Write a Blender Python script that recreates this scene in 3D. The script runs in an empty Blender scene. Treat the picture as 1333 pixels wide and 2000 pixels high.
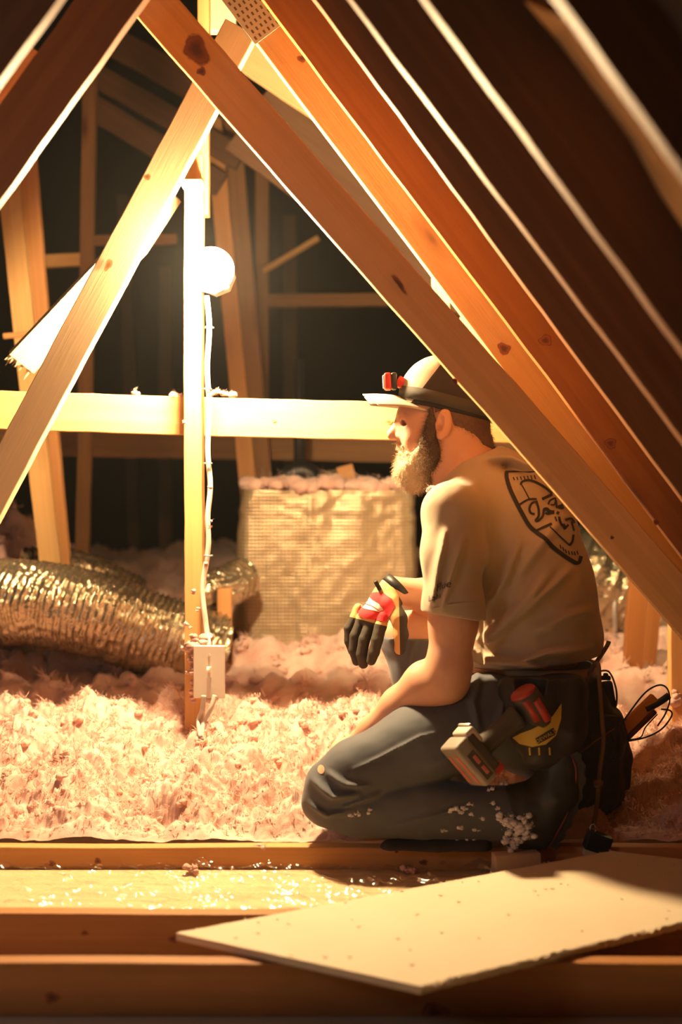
import bpy, bmesh, math, random
import numpy as np
from mathutils import Vector, Matrix
from mathutils.bvhtree import BVHTree
from mathutils.geometry import delaunay_2d_cdt
random.seed(7); RNG = np.random.default_rng(11)
sc = bpy.context.scene
COL = sc.collection
EYE = 0.925; F = 2800.0; PX0 = 666.5; HY = 900.0

# ---------------------------------------------------------------- camera, world, lights, exposure
cam = bpy.data.cameras.new('camera'); camo = bpy.data.objects.new('camera', cam); COL.objects.link(camo)
camo.location = (0, 0, EYE); camo.rotation_euler = (math.radians(90), 0, 0)
cam.sensor_fit = 'VERTICAL'; cam.sensor_height = 36; cam.sensor_width = 24; cam.lens = F*36/2000
cam.shift_y = -0.05; cam.clip_start = 0.05; cam.clip_end = 60
cam.dof.use_dof = True; cam.dof.focus_distance = 3.35; cam.dof.aperture_fstop = 1.95
sc.camera = camo
sc.view_settings.view_transform = 'Standard'; sc.view_settings.look = 'None'
sc.view_settings.gamma = 1; sc.view_settings.exposure = 0.0; sc.view_settings.use_curve_mapping = False
sc.cycles.use_adaptive_sampling = True; sc.cycles.adaptive_threshold = 0.04; sc.cycles.max_bounces = 7; sc.cycles.diffuse_bounces = 4; sc.cycles.glossy_bounces = 4; sc.cycles.transmission_bounces = 6
sc.cycles.use_denoising = True; sc.cycles.sample_clamp_indirect = 6.0; sc.cycles.caustics_reflective = False
world = bpy.data.worlds.new('attic_air'); sc.world = world; world.use_nodes = True
world.node_tree.nodes['Background'].inputs[0].default_value = (1.0, 0.62, 0.35, 1)
world.node_tree.nodes['Background'].inputs[1].default_value = 0.02
vs = world.node_tree.nodes.new('ShaderNodeVolumeScatter'); vs.inputs['Density'].default_value = 0.0016; vs.inputs['Anisotropy'].default_value = 0.65
world.node_tree.links.new(vs.outputs[0], world.node_tree.nodes['World Output'].inputs['Volume'])   # thin scattering, added to give the bulb its halo
sc.cycles.volume_bounces = 0
BULB_EMIT = 2100.0
BULB_COL = (1.0, 0.71, 0.36, 1)
LEFT_FILL_POWER = 6.5
# faint, cooler fill light, unseen, added at the left for the cool highlights
hl = bpy.data.lights.new('left_fill_light', 'AREA'); hl.energy = LEFT_FILL_POWER; hl.size = 0.5; hl.color = (0.95, 0.88, 0.90)
hlo = bpy.data.objects.new('left_fill_light', hl); COL.objects.link(hlo)
hlo.location = (-1.35, 1.75, 1.0)
hlo.rotation_euler = (Vector((0.35, 3.2, 0.65))-Vector(hlo.location)).to_track_quat('-Z', 'Y').to_euler()

# unseen warm fill light, added at the right to brighten the insulation there
pl2 = bpy.data.lights.new('right_fill_light', 'POINT'); pl2.energy = 15.0; pl2.shadow_soft_size = 0.04; pl2.color = (1.0, 0.66, 0.30)
pl2o = bpy.data.objects.new('right_fill_light', pl2); COL.objects.link(pl2o); pl2o.location = (1.15, 4.15, 0.98)

# ---------------------------------------------------------------- helpers
def at(px, py, Y):
    return Vector(((px-PX0)/F*Y, Y, EYE-(py-HY)/F*Y))
def tag(o, label=None, cat=None, group=None, kind=None):
    if label: o['label'] = label
    if cat: o['category'] = cat
    if group: o['group'] = group
    if kind: o['kind'] = kind
    return o
def link(name, me, mat=None, parent=None, smooth=False):
    o = bpy.data.objects.new(name, me); COL.objects.link(o)
    if mat: me.materials.append(mat)
    if parent: o.parent = parent
    if smooth: me.shade_smooth()
    return o
def empty(name, loc=(0, 0, 0)):
    o = bpy.data.objects.new(name, None); COL.objects.link(o); o.location = loc
    o.empty_display_size = 0.05
    return o
def adopt(child, root):
    """parent while keeping the child where it is (roots are unrotated)"""
    child.parent = root; child.location = Vector(child.location)-Vector(root.location)
    return child
def bm_obj(name, bm, mat, parent=None, smooth=False):
    me = bpy.data.meshes.new(name); bmesh.ops.recalc_face_normals(bm, faces=bm.faces); bm.to_mesh(me); bm.free()
    return link(name, me, mat, parent, smooth)
def np_mesh(name, V, Fq):
    me = bpy.data.meshes.new(name); V = np.asarray(V, np.float32); Fq = np.asarray(Fq, np.int32)
    n = Fq.shape[1]
    me.vertices.add(len(V)); me.vertices.foreach_set('co', V.ravel())
    me.loops.add(Fq.size); me.loops.foreach_set('vertex_index', Fq.ravel())
    me.polygons.add(len(Fq)); me.polygons.foreach_set('loop_start', np.arange(0, Fq.size, n, dtype=np.int32))
    me.update(calc_edges=True); me.validate()
    return me
def attr(me, name, vals):
    a = me.attributes.new(name, 'FLOAT', 'POINT'); a.data.foreach_set('value', np.asarray(vals, np.float32))
def add_box(bm, sx, sy, sz, M=Matrix(), bevel=0.0, seg=2):
    r = bmesh.ops.create_cube(bm, size=1.0); vs = r['verts']
    bmesh.ops.scale(bm, vec=(sx, sy, sz), verts=vs)
    if bevel:
        es = list({e for v in vs for e in v.link_edges})
        rr = bmesh.ops.bevel(bm, geom=es, offset=bevel, segments=seg, affect='EDGES', profile=0.5)
        vs = list({v for f in rr['faces'] for v in f.verts} | {v for v in vs if v.is_valid})
    bmesh.ops.transform(bm, matrix=M, verts=vs)
    return vs
def add_tube(bm, pts, r, seg=10, cap=True):
    """swept tube; r a number or list"""
    pts = [Vector(p) for p in pts]; n = len(pts); rr = r if hasattr(r, '__len__') else [r]*n
    rings = []; up = None
    for i, p in enumerate(pts):
        t = (pts[min(i+1, n-1)]-pts[max(i-1, 0)]).normalized()
        if up is None:
            up = t.orthogonal().normalized()
        up = (up - t*up.dot(t)).normalized(); w = t.cross(up)
        rings.append([bm.verts.new(p+(up*math.cos(a)+w*math.sin(a))*rr[i]) for a in [2*math.pi*k/seg for k in range(seg)]])
    for i in range(n-1):
        for k in range(seg):
            bm.faces.new((rings[i][k], rings[i][(k+1) % seg], rings[i+1][(k+1) % seg], rings[i+1][k]))
    if cap:
        bm.faces.new(rings[0][::-1]); bm.faces.new(rings[-1])
def spline(pts, n=8):
    P = [Vector(p) for p in pts]; out = []
    for i in range(len(P)-1):
        p0 = P[max(i-1, 0)]; p1 = P[i]; p2 = P[i+1]; p3 = P[min(i+2, len(P)-1)]
        for k in range(n):
            t = k/n
            out.append(0.5*((2*p1)+(p2-p0)*t+(2*p0-5*p1+4*p2-p3)*t*t+(3*p1-p0-3*p2+p3)*t**3))
    out.append(P[-1]); return out
def tube_obj(name, pts, r, mat, parent=None, seg=10, n=6):
    bm = bmesh.new(); add_tube(bm, spline(pts, n) if n > 1 else pts, r, seg); return bm_obj(name, bm, mat, parent, True)
def frame(xa, up):
    """matrix with local x along xa and z near up"""
    x = Vector(xa).normalized(); y = Vector(up).cross(x).normalized(); z = x.cross(y)
    return Matrix((x, y, z)).transposed()

# value noise (numpy)
_LAT = RNG.random((64, 64, 64)).astype(np.float32)
def vnoise(x, y, z):
    xi = np.floor(x).astype(np.int64); yi = np.floor(y).astype(np.int64); zi = np.floor(z).astype(np.int64)
    fx = x-xi; fy = y-yi; fz = z-zi
    fx = fx*fx*(3-2*fx); fy = fy*fy*(3-2*fy); fz = fz*fz*(3-2*fz)
    g = lambda a, b, c: _LAT[(xi+a) & 63, (yi+b) & 63, (zi+c) & 63]
    c00 = g(0, 0, 0)*(1-fx)+g(1, 0, 0)*fx; c10 = g(0, 1, 0)*(1-fx)+g(1, 1, 0)*fx
    c01 = g(0, 0, 1)*(1-fx)+g(1, 0, 1)*fx; c11 = g(0, 1, 1)*(1-fx)+g(1, 1, 1)*fx
    return (c00*(1-fy)+c10*fy)*(1-fz)+(c01*(1-fy)+c11*fy)*fz
def fbm(x, y, z, oc=4, bil=False):
    s = 0; a = 1; t = 0
    for o in range(oc):
        v = vnoise(x*2**o+o*7.3, y*2**o+o*3.1, z*2**o+o*5.7)
        if bil: v = 1-np.abs(2*v-1)
        s = s+a*v; t += a; a *= 0.5
    return s/t

# ---------------------------------------------------------------- materials
class NT:
    def __init__(s, name):
        s.m = bpy.data.materials.new(name); s.m.use_nodes = True; s.t = s.m.node_tree; s.b = s.t.nodes['Principled BSDF']
    def n(s, ty, **kw):
        x = s.t.nodes.new(ty)
        for k, v in kw.items(): setattr(x, k, v)
        return x
    def l(s, a, b): s.t.links.new(a, b)
    def ramp(s, fac, stops):
        r = s.n('ShaderNodeValToRGB'); s.l(fac, r.inputs[0]); cr = r.color_ramp
        while len(cr.elements) < len(stops): cr.elements.new(0.5)
        for e, (p, c) in zip(cr.elements, stops): e.position = p; e.color = (*c, 1) if len(c) == 3 else c
        return r.outputs[0]
    def mix(s, fac, a, b, mode='MIX'):
        m = s.n('ShaderNodeMix', data_type='RGBA', blend_type=mode)
        for sock, v in ((m.inputs[0], fac), (m.inputs[6], a), (m.inputs[7], b)):
            if hasattr(v, 'links'): s.l(v, sock)
            elif isinstance(v, (int, float)): sock.default_value = v
            else: sock.default_value = (*v, 1)
        return m.outputs[2]
    def math(s, op, a, b=0.0, c=None):
        m = s.n('ShaderNodeMath', operation=op)
        for i, v in enumerate((a, b) if c is None else (a, b, c)):
            if hasattr(v, 'links'): s.l(v, m.inputs[i])
            else: m.inputs[i].default_value = v
        return m.outputs[0]
    def coord(s, scale=(1, 1, 1), rnd=False):
        c = s.n('ShaderNodeTexCoord').outputs['Object']
        if rnd:
            i = s.n('ShaderNodeObjectInfo'); v = s.n('ShaderNodeVectorMath', operation='ADD')
            m = s.math('MULTIPLY', i.outputs['Random'], 37.0); s.l(c, v.inputs[0]); s.l(m, v.inputs[1]); c = v.outputs[0]
        mp = s.n('ShaderNodeMapping'); mp.inputs['Scale'].default_value = scale; s.l(c, mp.inputs[0]); return mp.outputs[0]
    def noise(s, vec, scale, detail=4, rough=0.5, dist=0.0):
        x = s.n('ShaderNodeTexNoise'); s.l(vec, x.inputs['Vector']); x.inputs['Scale'].default_value = scale
        x.inputs['Detail'].default_value = detail; x.inputs['Roughness'].default_value = rough; x.inputs['Distortion'].default_value = dist
        return x.outputs['Fac']
    def color(s, v):
        i = s.b.inputs['Base Color']
        if hasattr(v, 'links'): s.l(v, i)
        else: i.default_value = (*v, 1)
        return s
    def rough(s, v):
        i = s.b.inputs['Roughness']
        if hasattr(v, 'links'): s.l(v, i)
        else: i.default_value = v
        return s
    def bump(s, h, strength=0.3, dist=0.001):
        x = s.n('ShaderNodeBump'); x.inputs['Strength'].default_value = strength; x.inputs['Distance'].default_value = dist
        s.l(h, x.inputs['Height']); s.l(x.outputs[0], s.b.inputs['Normal']); return s
    def set(s, **kw):
        for k, v in kw.items(): s.b.inputs[k].default_value = v
        return s

def wood(name, c1, c2, knots=0.55, rough=0.62):
    N = NT(name)
    v = N.coord((1.1, 9, 9), True)
    g = N.noise(v, 3.0, 5, 0.6, 0.8)
    fine = N.noise(N.coord((3, 90, 90), True), 3.0, 3)
    col = N.mix(g, c1, c2)
    band = N.ramp(N.noise(N.coord((0.35, 16, 16), True), 2.2, 3, 0.5, 0.6), [(0.42, (0, 0, 0)), (0.60, (1, 1, 1))])
    col = N.mix(N.math('MULTIPLY', band, 0.35), col, tuple(x*0.72 for x in c2))
    col = N.mix(N.math('MULTIPLY', fine, 0.25), col, tuple(x*0.6 for x in c2))
    # knots
    vo = N.n('ShaderNodeTexVoronoi'); vv = N.coord((2.3, 8, 8), True); N.l(vv, vo.inputs['Vector']); vo.inputs['Scale'].default_value = 1.1
    gate = N.n('ShaderNodeSeparateColor'); N.l(vo.outputs['Color'], gate.inputs[0])
    on = N.math('GREATER_THAN', gate.outputs[0], knots)
    kd = N.math('ADD', vo.outputs['Distance'], N.math('MULTIPLY', N.noise(N.coord((8, 20, 20), True), 3, 2), 0.06))
    k = N.ramp(kd, [(0.07, (1, 1, 1)), (0.15, (0.35, 0.35, 0.35)), (0.27, (0, 0, 0))])
    col = N.mix(N.math('MULTIPLY', k, on), col, (0.10, 0.028, 0.012))
    N.color(col).rough(rough).bump(fine, 0.25, 0.001); N.set(**{'Specular IOR Level': 0.35})
    return N.m
def plain(name, c, rough=0.6, metal=0.0, bscale=None, bs=0.2, bd=0.001, var=0.0):
    N = NT(name); N.rough(rough); N.set(Metallic=metal)
    if var:
        N.color(N.mix(N.noise(N.coord(), 22, 4, 0.6), c, tuple(x*(1-var) for x in c)))
    else: N.color(c)
    if bscale: N.bump(N.noise(N.coord(), bscale, 4), bs, bd)
    return N.m
M = {}
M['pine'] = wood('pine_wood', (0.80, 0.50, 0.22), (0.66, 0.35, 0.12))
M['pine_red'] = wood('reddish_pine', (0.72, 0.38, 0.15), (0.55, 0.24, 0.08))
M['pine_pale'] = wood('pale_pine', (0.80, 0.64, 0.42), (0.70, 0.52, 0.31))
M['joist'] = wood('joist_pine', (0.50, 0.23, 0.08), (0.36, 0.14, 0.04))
M['shade'] = wood('shaded_rafter_pine', (0.30, 0.13, 0.05), (0.20, 0.07, 0.025))  # same pine as the lit rafters, their shade put into the colour
M['deep_dim'] = wood('deep_dim_wood', (0.16, 0.08, 0.04), (0.10, 0.045, 0.02))  # darkness of the background boards put into the colour
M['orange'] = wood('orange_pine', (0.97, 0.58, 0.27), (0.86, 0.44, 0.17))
M['red3'] = wood('shaded_reddish_pine', (0.38, 0.15, 0.045), (0.27, 0.09, 0.022))  # pine darkened, shade on the faces towards the camera put into the colour
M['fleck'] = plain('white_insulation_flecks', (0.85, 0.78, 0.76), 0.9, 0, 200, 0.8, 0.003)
M['tanboard'] = wood('tan_board_wood', (0.46, 0.30, 0.15), (0.34, 0.20, 0.09))  # even tan, darker than the pine
M['dim'] = wood('dim_brown_wood', (0.34, 0.17, 0.07), (0.24, 0.11, 0.04))  # pine darkened, dimness behind the bulb post put into the colour
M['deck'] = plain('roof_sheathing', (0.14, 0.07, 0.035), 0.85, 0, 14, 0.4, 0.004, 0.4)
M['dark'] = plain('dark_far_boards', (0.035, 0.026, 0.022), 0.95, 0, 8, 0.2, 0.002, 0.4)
M['white'] = plain('white_plastic', (0.80, 0.76, 0.68), 0.4)
M['cable'] = plain('white_cable_sheath', (0.85, 0.82, 0.74), 0.5)
M['steel'] = plain('galvanised_steel', (0.60, 0.58, 0.55), 0.4, 0.8, 60, 0.2, 0.001)
M['black'] = plain('black_rubber', (0.012, 0.012, 0.014), 0.5)
M['pipe'] = plain('black_pipe', (0.015, 0.016, 0.02), 0.4)

def foil(name, c, rough, scale, bs, bd, grid=False, metal=0.9):
    N = NT(name); N.set(Metallic=metal); N.color(c); N.rough(rough)
    a = N.noise(N.coord(), scale, 4, 0.6, 0.4)
    if grid:
        v = N.coord(); w = N.n('ShaderNodeSeparateXYZ'); N.l(v, w.inputs[0])
        sx = N.math('SINE', N.math('MULTIPLY', w.outputs[0], 6.2832/0.0125)); sz = N.math('SINE', N.math('MULTIPLY', w.outputs[2], 6.2832/0.0120))
        gg = N.math('ADD', N.math('MULTIPLY', sx, 0.22), N.math('MULTIPLY', sz, 0.5))
        thr = N.math('MAXIMUM', N.math('POWER', N.math('MAXIMUM', sx, 0.0), 5.0), N.math('POWER', N.math('MAXIMUM', sz, 0.0), 4.0))
        N.color(N.mix(N.math('MULTIPLY', thr, 0.45), c, tuple(x*0.45 for x in c)))
        a = N.math('ADD', N.math('MULTIPLY', a, 1.2), gg)
        r = N.math('ADD', N.math('MULTIPLY', N.noise(N.coord(), 9, 3), 0.25), rough-0.1); N.rough(r)
    N.bump(a, bs, bd)
    return N.m
M['foil_box'] = foil('foil_scrim_facing', (0.40, 0.30, 0.19), 0.40, 28, 1.0, 0.0007, True, 0.5)
M['foil_duct'] = foil('crinkled_foil', (0.66, 0.56, 0.40), 0.20, 24, 1.0, 0.012)

def insulation_mat(name, c1, c2, trans):
    N = NT(name); v = N.n('ShaderNodeNewGeometry').outputs['Position']
    a = N.noise(v, 9, 5, 0.65)
    N.color(N.mix(N.ramp(a, [(0.35, (0, 0, 0)), (0.65, (1, 1, 1))]), c1, c2)); N.rough(0.95)
    N.set(**{'Specular IOR Level': 0.05, 'Sheen Weight': 0.3, 'Subsurface Weight': 0.0})
    N.bump(N.noise(v, 120, 5, 0.75), 0.5, 0.004)
    tr = N.n('ShaderNodeBsdfTranslucent'); tr.inputs[0].default_value = (*c1, 1)
    mx = N.n('ShaderNodeMixShader'); mx.inputs[0].default_value = trans
    out = N.t.nodes['Material Output']; N.l(N.b.outputs[0], mx.inputs[1]); N.l(tr.outputs[0], mx.inputs[2]); N.l(mx.outputs[0], out.inputs[0])
    return N.m
M['pink'] = insulation_mat('pink_blown_insulation', (0.83, 0.60, 0.52), (0.64, 0.36, 0.30), 0.10)
M['pinkw'] = insulation_mat('pink_insulation_wisps', (0.88, 0.65, 0.56), (0.80, 0.50, 0.42), 0.4)

# ---------------------------------------------------------------- structure
def slab(name, pts, t, mat, kind='structure'):
    """thick quad: four corners, thickness along the normal"""
    P = [Vector(p) for p in pts]; n = (P[1]-P[0]).cross(P[3]-P[0]).normalized()*t
    bm = bmesh.new(); a = [bm.verts.new(p) for p in P]; b = [bm.verts.new(p+n) for p in P]
    bm.faces.new(a[::-1]); bm.faces.new(b)
    for i in range(4): bm.faces.new((a[i], a[(i+1) % 4], b[(i+1) % 4], b[i]))
    o = bm_obj(name, bm, mat); o['kind'] = kind; return o
slab('floor', [(-5, -1.2, 0), (5, -1.2, 0), (5, 9, 0), (-5, 9, 0)], -0.013, plain('back_of_ceiling_drywall', (0.35, 0.28, 0.20), 0.9, 0, 30, 0.2, 0.001))
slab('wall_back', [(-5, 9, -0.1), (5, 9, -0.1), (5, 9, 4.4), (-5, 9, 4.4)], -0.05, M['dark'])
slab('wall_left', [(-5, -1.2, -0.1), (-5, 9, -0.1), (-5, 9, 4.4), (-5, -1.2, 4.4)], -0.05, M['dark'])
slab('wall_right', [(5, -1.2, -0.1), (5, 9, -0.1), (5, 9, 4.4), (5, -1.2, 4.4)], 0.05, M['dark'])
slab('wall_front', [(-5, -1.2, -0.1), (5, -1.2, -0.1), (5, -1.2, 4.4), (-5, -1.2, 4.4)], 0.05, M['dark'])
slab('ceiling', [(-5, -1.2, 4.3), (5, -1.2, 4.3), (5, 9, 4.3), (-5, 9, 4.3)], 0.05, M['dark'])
# roof sheathing of the near roof, right and left slope
slab('roof_deck_1', [(-0.35, -1.15, 2.42), (1.50, -1.15, -0.02), (1.50, 3.78, -0.02), (-0.35, 3.78, 2.42)], -0.012, M['deck'])
slab('roof_deck_2', [(-0.40, -1.15, 2.36), (-0.40, 3.0, 2.36), (-2.0, 3.0, 0.02), (-2.0, -1.15, 0.02)], -0.012, M['deck'])

# ---------------------------------------------------------------- timber
def lumber(name, label, cat, p0, p1, Y, w, t=0.038, side=1, mat='pine', group=None, parent=None, Y1=None, bevel=0.0025):
    """straight board; p0->p1 is one long edge of its front face in the photograph at depth Y,
    the face extends by w to the side (+1 = to the left of the direction, seen from the camera; 0 = centred); t runs away from the camera"""
    A = at(*p0, Y); B = at(*p1, Y if Y1 is None else Y1)
    d = (B-A); L = d.length; x = d.normalized()
    y = Vector((0, 1, 0)); y = (y-x*y.dot(x)).normalized(); z = x.cross(y)
    c = (A+B)/2 + z*(w/2*side) + y*(t/2)
    bm = bmesh.new(); add_box(bm, L, t, w, Matrix(), bevel, 2)
    # slight crook and wane so no two boards are ruler-straight
    bmesh.ops.subdivide_edges(bm, edges=[e for e in bm.edges if abs((e.verts[0].co-e.verts[1].co).x) > L*0.5], cuts=24)
    ph = random.random()*6
    for v in bm.verts:
        v.co.z += 0.0014*math.sin(v.co.x*4+ph); v.co.y += 0.0012*math.sin(v.co.x*3+ph*2)
        e = abs(v.co.z) > w*0.45
        if e: v.co.z += 0.0008*math.sin(v.co.x*37+ph)*math.sin(v.co.x*11)
    o = bm_obj(name, bm, M[mat])
    R = Matrix((x, y, z)).transposed(); o.rotation_euler = R.to_euler(); o.location = c
    if label: tag(o, label, cat, group)
    return o
# the four joists (bottom chords) crossing the foreground
def joist(label, Yf, ztop, mat='joist', h=0.089, t=0.038, x0=-1.7, x1=1.7, yaw=0.0):
    bm = bmesh.new(); add_box(bm, x1-x0, t, h, Matrix(), 0.003, 2)
    bmesh.ops.subdivide_edges(bm, edges=[e for e in bm.edges if abs((e.verts[0].co-e.verts[1].co).x) > 2], cuts=40)
    for v in bm.verts: v.co.z += 0.0012*math.sin(v.co.x*9+Yf*5)*(v.co.z > 0)
    o = bm_obj('ceiling_joist', bm, M[mat]); o.location = ((x0+x1)/2, Yf+t/2, ztop-h/2); o.rotation_euler[2] = yaw
    tag(o, label, 'joist', 'ceiling joists across the foreground'); return o
M['plank'] = wood('plank_under_film', (0.86, 0.66, 0.40), (0.72, 0.48, 0.26))
joist('reddish joist just under the kneeling man, edged with pink insulation', 3.10, 0.089, 'pine_red')
joist('dark brown joist in front of the plastic covered board, bright strip on top', 2.645, 0.089, 'joist')
joist('nearest dark brown joist along the bottom of the view, two faint knots', 2.385, 0.089, 'joist')
# board lying in the bay with clear film stretched over it
bm = bmesh.new(); add_box(bm, 3.2, 0.405, 0.019, Matrix(), 0.003, 2)
o = bm_obj('plank', bm, M['plank']); o.location = (-0.1, 2.893, 0.034)
tag(o, 'wide pale plank lying flat between two joists under clear plastic film', 'board')
N = NT('clear_film'); tp = N.n('ShaderNodeBsdfTransparent'); gl = N.n('ShaderNodeBsdfGlossy'); gl.inputs['Roughness'].default_value = 0.10; gl.inputs['Color'].default_value = (1, 1, 1, 1)
mx = N.n('ShaderNodeMixShader'); mx.inputs[0].default_value = 0.14; N.l(tp.outputs[0], mx.inputs[1]); N.l(gl.outputs[0], mx.inputs[2]); N.l(mx.outputs[0], N.t.nodes['Material Output'].inputs[0])
M['film'] = N.m
nx, ny = 900, 170
X = np.linspace(-1.3, 0.55, nx)[None, :]+np.zeros((ny, 1)); Yg = np.linspace(2.69, 3.094, ny)[:, None]+np.zeros((1, nx))
c = fbm(X*9+Yg*11, Yg*5-X*2, X*0+1.3, 4, True)
c2 = fbm(X*20+Yg*24, Yg*14-X*9, X*0+4.3, 3, True)
c3 = fbm(X*16-Yg*22, Yg*20+X*6, X*0+7.3, 3)
Zf = 0.0465+0.010*c**3+0.012*c2**5+0.016*c3**2*(0.2+c)
Vv = np.stack([X, Yg, Zf], -1).reshape(-1, 3)
i = np.arange((ny-1)*(nx-1)); r_, q_ = i//(nx-1), i % (nx-1); a_ = r_*nx+q_
film = link('plastic_film', np_mesh('plastic_film', Vv, np.stack([a_, a_+1, a_+nx+1, a_+nx], 1)), M['film'], None, True)
tag(film, 'crumpled clear plastic film glinting over the pale plank', 'plastic sheet')

# right-hand rafters, one behind the other; the lower edge is given
raf = [
    ((470, 40), (1500, 1413), 3.505, 'pine', 'bright orange rafter farthest back, running up to the toothed metal plate'),
    ((480, -48), (1460, 1255), 3.29, 'red3', 'reddish rafter with dark round knots, in front of the bright orange one'),
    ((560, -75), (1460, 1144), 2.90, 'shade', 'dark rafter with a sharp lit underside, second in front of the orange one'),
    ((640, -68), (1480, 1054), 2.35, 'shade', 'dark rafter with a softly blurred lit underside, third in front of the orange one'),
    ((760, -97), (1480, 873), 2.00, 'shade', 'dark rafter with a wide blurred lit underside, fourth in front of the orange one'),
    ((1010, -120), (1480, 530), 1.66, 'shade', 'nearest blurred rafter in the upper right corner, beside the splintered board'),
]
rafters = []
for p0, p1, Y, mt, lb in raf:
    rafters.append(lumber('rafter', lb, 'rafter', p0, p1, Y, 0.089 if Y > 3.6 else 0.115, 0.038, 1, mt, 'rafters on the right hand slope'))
# the long web in front of the man
lumber('truss_web', 'wide orange diagonal board crossing in front of the man, dark knot at its top', 'beam',
       (232, -10), (1420, 1344), 3.00, 0.089, 0.038, 1, 'orange')
# left-hand members
lumber('truss_web', 'long pale tan diagonal board left of the bulb, glowing along its edge', 'beam',
       (-60, 1125), (500, 67), 3.505, 0.085, 0.050, 1, 'pine_pale')
lumber('rafter', 'broad brown rafter in the upper left with a lit wavy lower edge', 'rafter',
       (-100, 528), (330, -68), 2.65, 0.104, 0.038, 1, 'red3')
lumber('rafter', 'rafter filling the top left corner with a blurred lit lower edge', 'rafter',
       (-80, 262), (150, -52), 2.25, 0.120, 0.038, 1, 'shade')
lumber('wood_block', 'short orange block wedged between the two upper left rafters', 'block',
       (-60, 280), (78, 104), 2.72, 0.10, 0.038, 1, 'pine', bevel=0.002)
# post carrying the bulb, stops in the insulation
post = lumber('post', 'upright stud that carries the glowing bulb and the switch box', 'post',
       (377.5, 1500), (377.5, 300), 3.64, 0.046, 0.07, 0, 'pine')
lumber('post', 'thin lit upright above the bulb post, passing behind the diagonal board', 'post',
       (397, 420), (397, -30), 3.86, 0.032, 0.05, 0, 'pine')
# horizontal beams
lumber('cross_beam', 'bright horizontal beam behind the bulb post and the man', 'beam',
       (-120, 836), (1120, 870), 3.715, 0.100, 0.038, 1, 'pine')
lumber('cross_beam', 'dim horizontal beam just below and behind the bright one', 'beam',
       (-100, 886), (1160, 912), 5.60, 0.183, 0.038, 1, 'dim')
# splintered plank behind the tan diagonal
def splinter_board():
    A = at(42, 708, 3.88); B = at(346, 386, 3.80); d = B-A; L = d.length
    bm = bmesh.new(); n = 60
    rows = []
    for i in range(n+1):
        t = i/n; e0 = 0.022*random.random() if i in (0, n) else 0
        rows.append([bm.verts.new((t*L, yy, zz)) for yy, zz in ((-0.012, -0.042), (0.012, -0.042), (0.012, 0.042), (-0.012, 0.042))])
        if i > n-16:
            s = (i-n+16)/16
            for v in rows[-1]:
                if v.co.z < 0: v.co.z += 0.03*s
    for i in range(n):
        for k in range(4): bm.faces.new((rows[i][k], rows[i][(k+1) % 4], rows[i+1][(k+1) % 4], rows[i+1][k]))
    bm.faces.new(rows[0][::-1]); bm.faces.new(rows[-1])
    # torn fibres at the lower end
    for k in range(26):
        z0 = random.uniform(-0.042, 0.042); y0 = random.uniform(-0.012, 0.012); l = random.uniform(0.008, 0.032)
        if k > 20: l += 0.02
        a = [bm.verts.new((0.004, y0+dy, z0+dz)) for dy, dz in ((-0.002, -0.003), (0.002, -0.003), (0.002, 0.003), (-0.002, 0.003))]
        tip = bm.verts.new((-l, y0+random.uniform(-.004, .004), z0+random.uniform(-.008, .008)))
        for q in range(4): bm.faces.new((a[q], a[(q+1) % 4], tip))
    o = bm_obj('splintered_plank', bm, M['pine_pale'])
    x = d.normalized(); y = Vector((-0.45, 1, 0.35)); y = (y-x*y.dot(x)).normalized(); z = x.cross(y)
    o.rotation_euler = Matrix((x, y, z)).transposed().to_euler(); o.location = A
    tag(o, 'broken plank with torn end poking out behind the tan diagonal board', 'board')
splinter_board()
lumber('nailer_strip', 'thin lit strip crossing behind the splintered plank end', 'board', (6, 662), (75, 655), 4.60, 0.017, 0.02, 1, 'pine_red')

# background studs and blocks
bg = [
    ('stud', 'pale leaning stud at the left edge with white mineral streaks', 'post', (119, 1300), (8, 300), 4.62, 0.068, 'pine'),
    ('stud', 'pale leaning stud just right of the streaked one at the left', 'post', (136, 1320), (48, 280), 4.70, 0.059, 'pine_red'),
    ('stud', 'dim upright stud left of the tan diagonal board in the background', 'post', (155, 1400), (176, 90), 5.2, 0.050, 'dim'),
    ('stud', 'pale leaning stud right behind the bulb', 'post', (526, 1380), (410, 180), 5.30, 0.062, 'pine_red'),
    ('stud', 'second leaning stud behind the bulb, slightly farther right', 'post', (552, 1370), (447, 180), 5.42, 0.066, 'dim'),
    ('stud', 'dim upright stud between the leaning pair and the short block', 'post', (512, 1300), (512, 330), 5.9, 0.055, 'dim'),
    ('stud', 'faint far upright stud seen left of the bulb post', 'post', (268, 1262), (240, 380), 7.2, 0.060, 'deep_dim'),
    ('stud', 'faint far upright stud low behind the bulb post', 'post', (322, 1270), (322, 520), 7.0, 0.060, 'deep_dim'),
    ('stud', 'faint far upright stud above the foil box', 'post', (566, 1262), (566, 420), 7.4, 0.070, 'deep_dim'),
    ('stud', 'orange stud behind the man, left of the leaning pair at the right', 'post', (1236, 1330), (1252, 1100), 4.45, 0.056, 'red3'),
    ('stud', 'orange stud behind the man, right of its twin, ends in insulation', 'post', (1268, 1320), (1284, 1120), 4.6, 0.044, 'red3'),
    ('stud', 'orange stud at the right edge with a pale left edge', 'post', (1334, 1470), (1334, 1150), 3.75, 0.062, 'pine_red'),
    ('stud', 'short stud under the small wrapped duct, right of the switch', 'post', (438, 1300), (438, 1150), 4.5, 0.045, 'pine_red'),
    ('stud', 'short dim stud beside the foil box, left of it', 'post', (413, 1300), (413, 1150), 4.55, 0.032, 'deep_dim'),
]
for nm, lb, ct, p0, p1, Y, w, mt in bg:
    lumber(nm, lb, ct, p0, p1, Y, w, 0.04, 0, mt, 'studs in the background')
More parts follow.
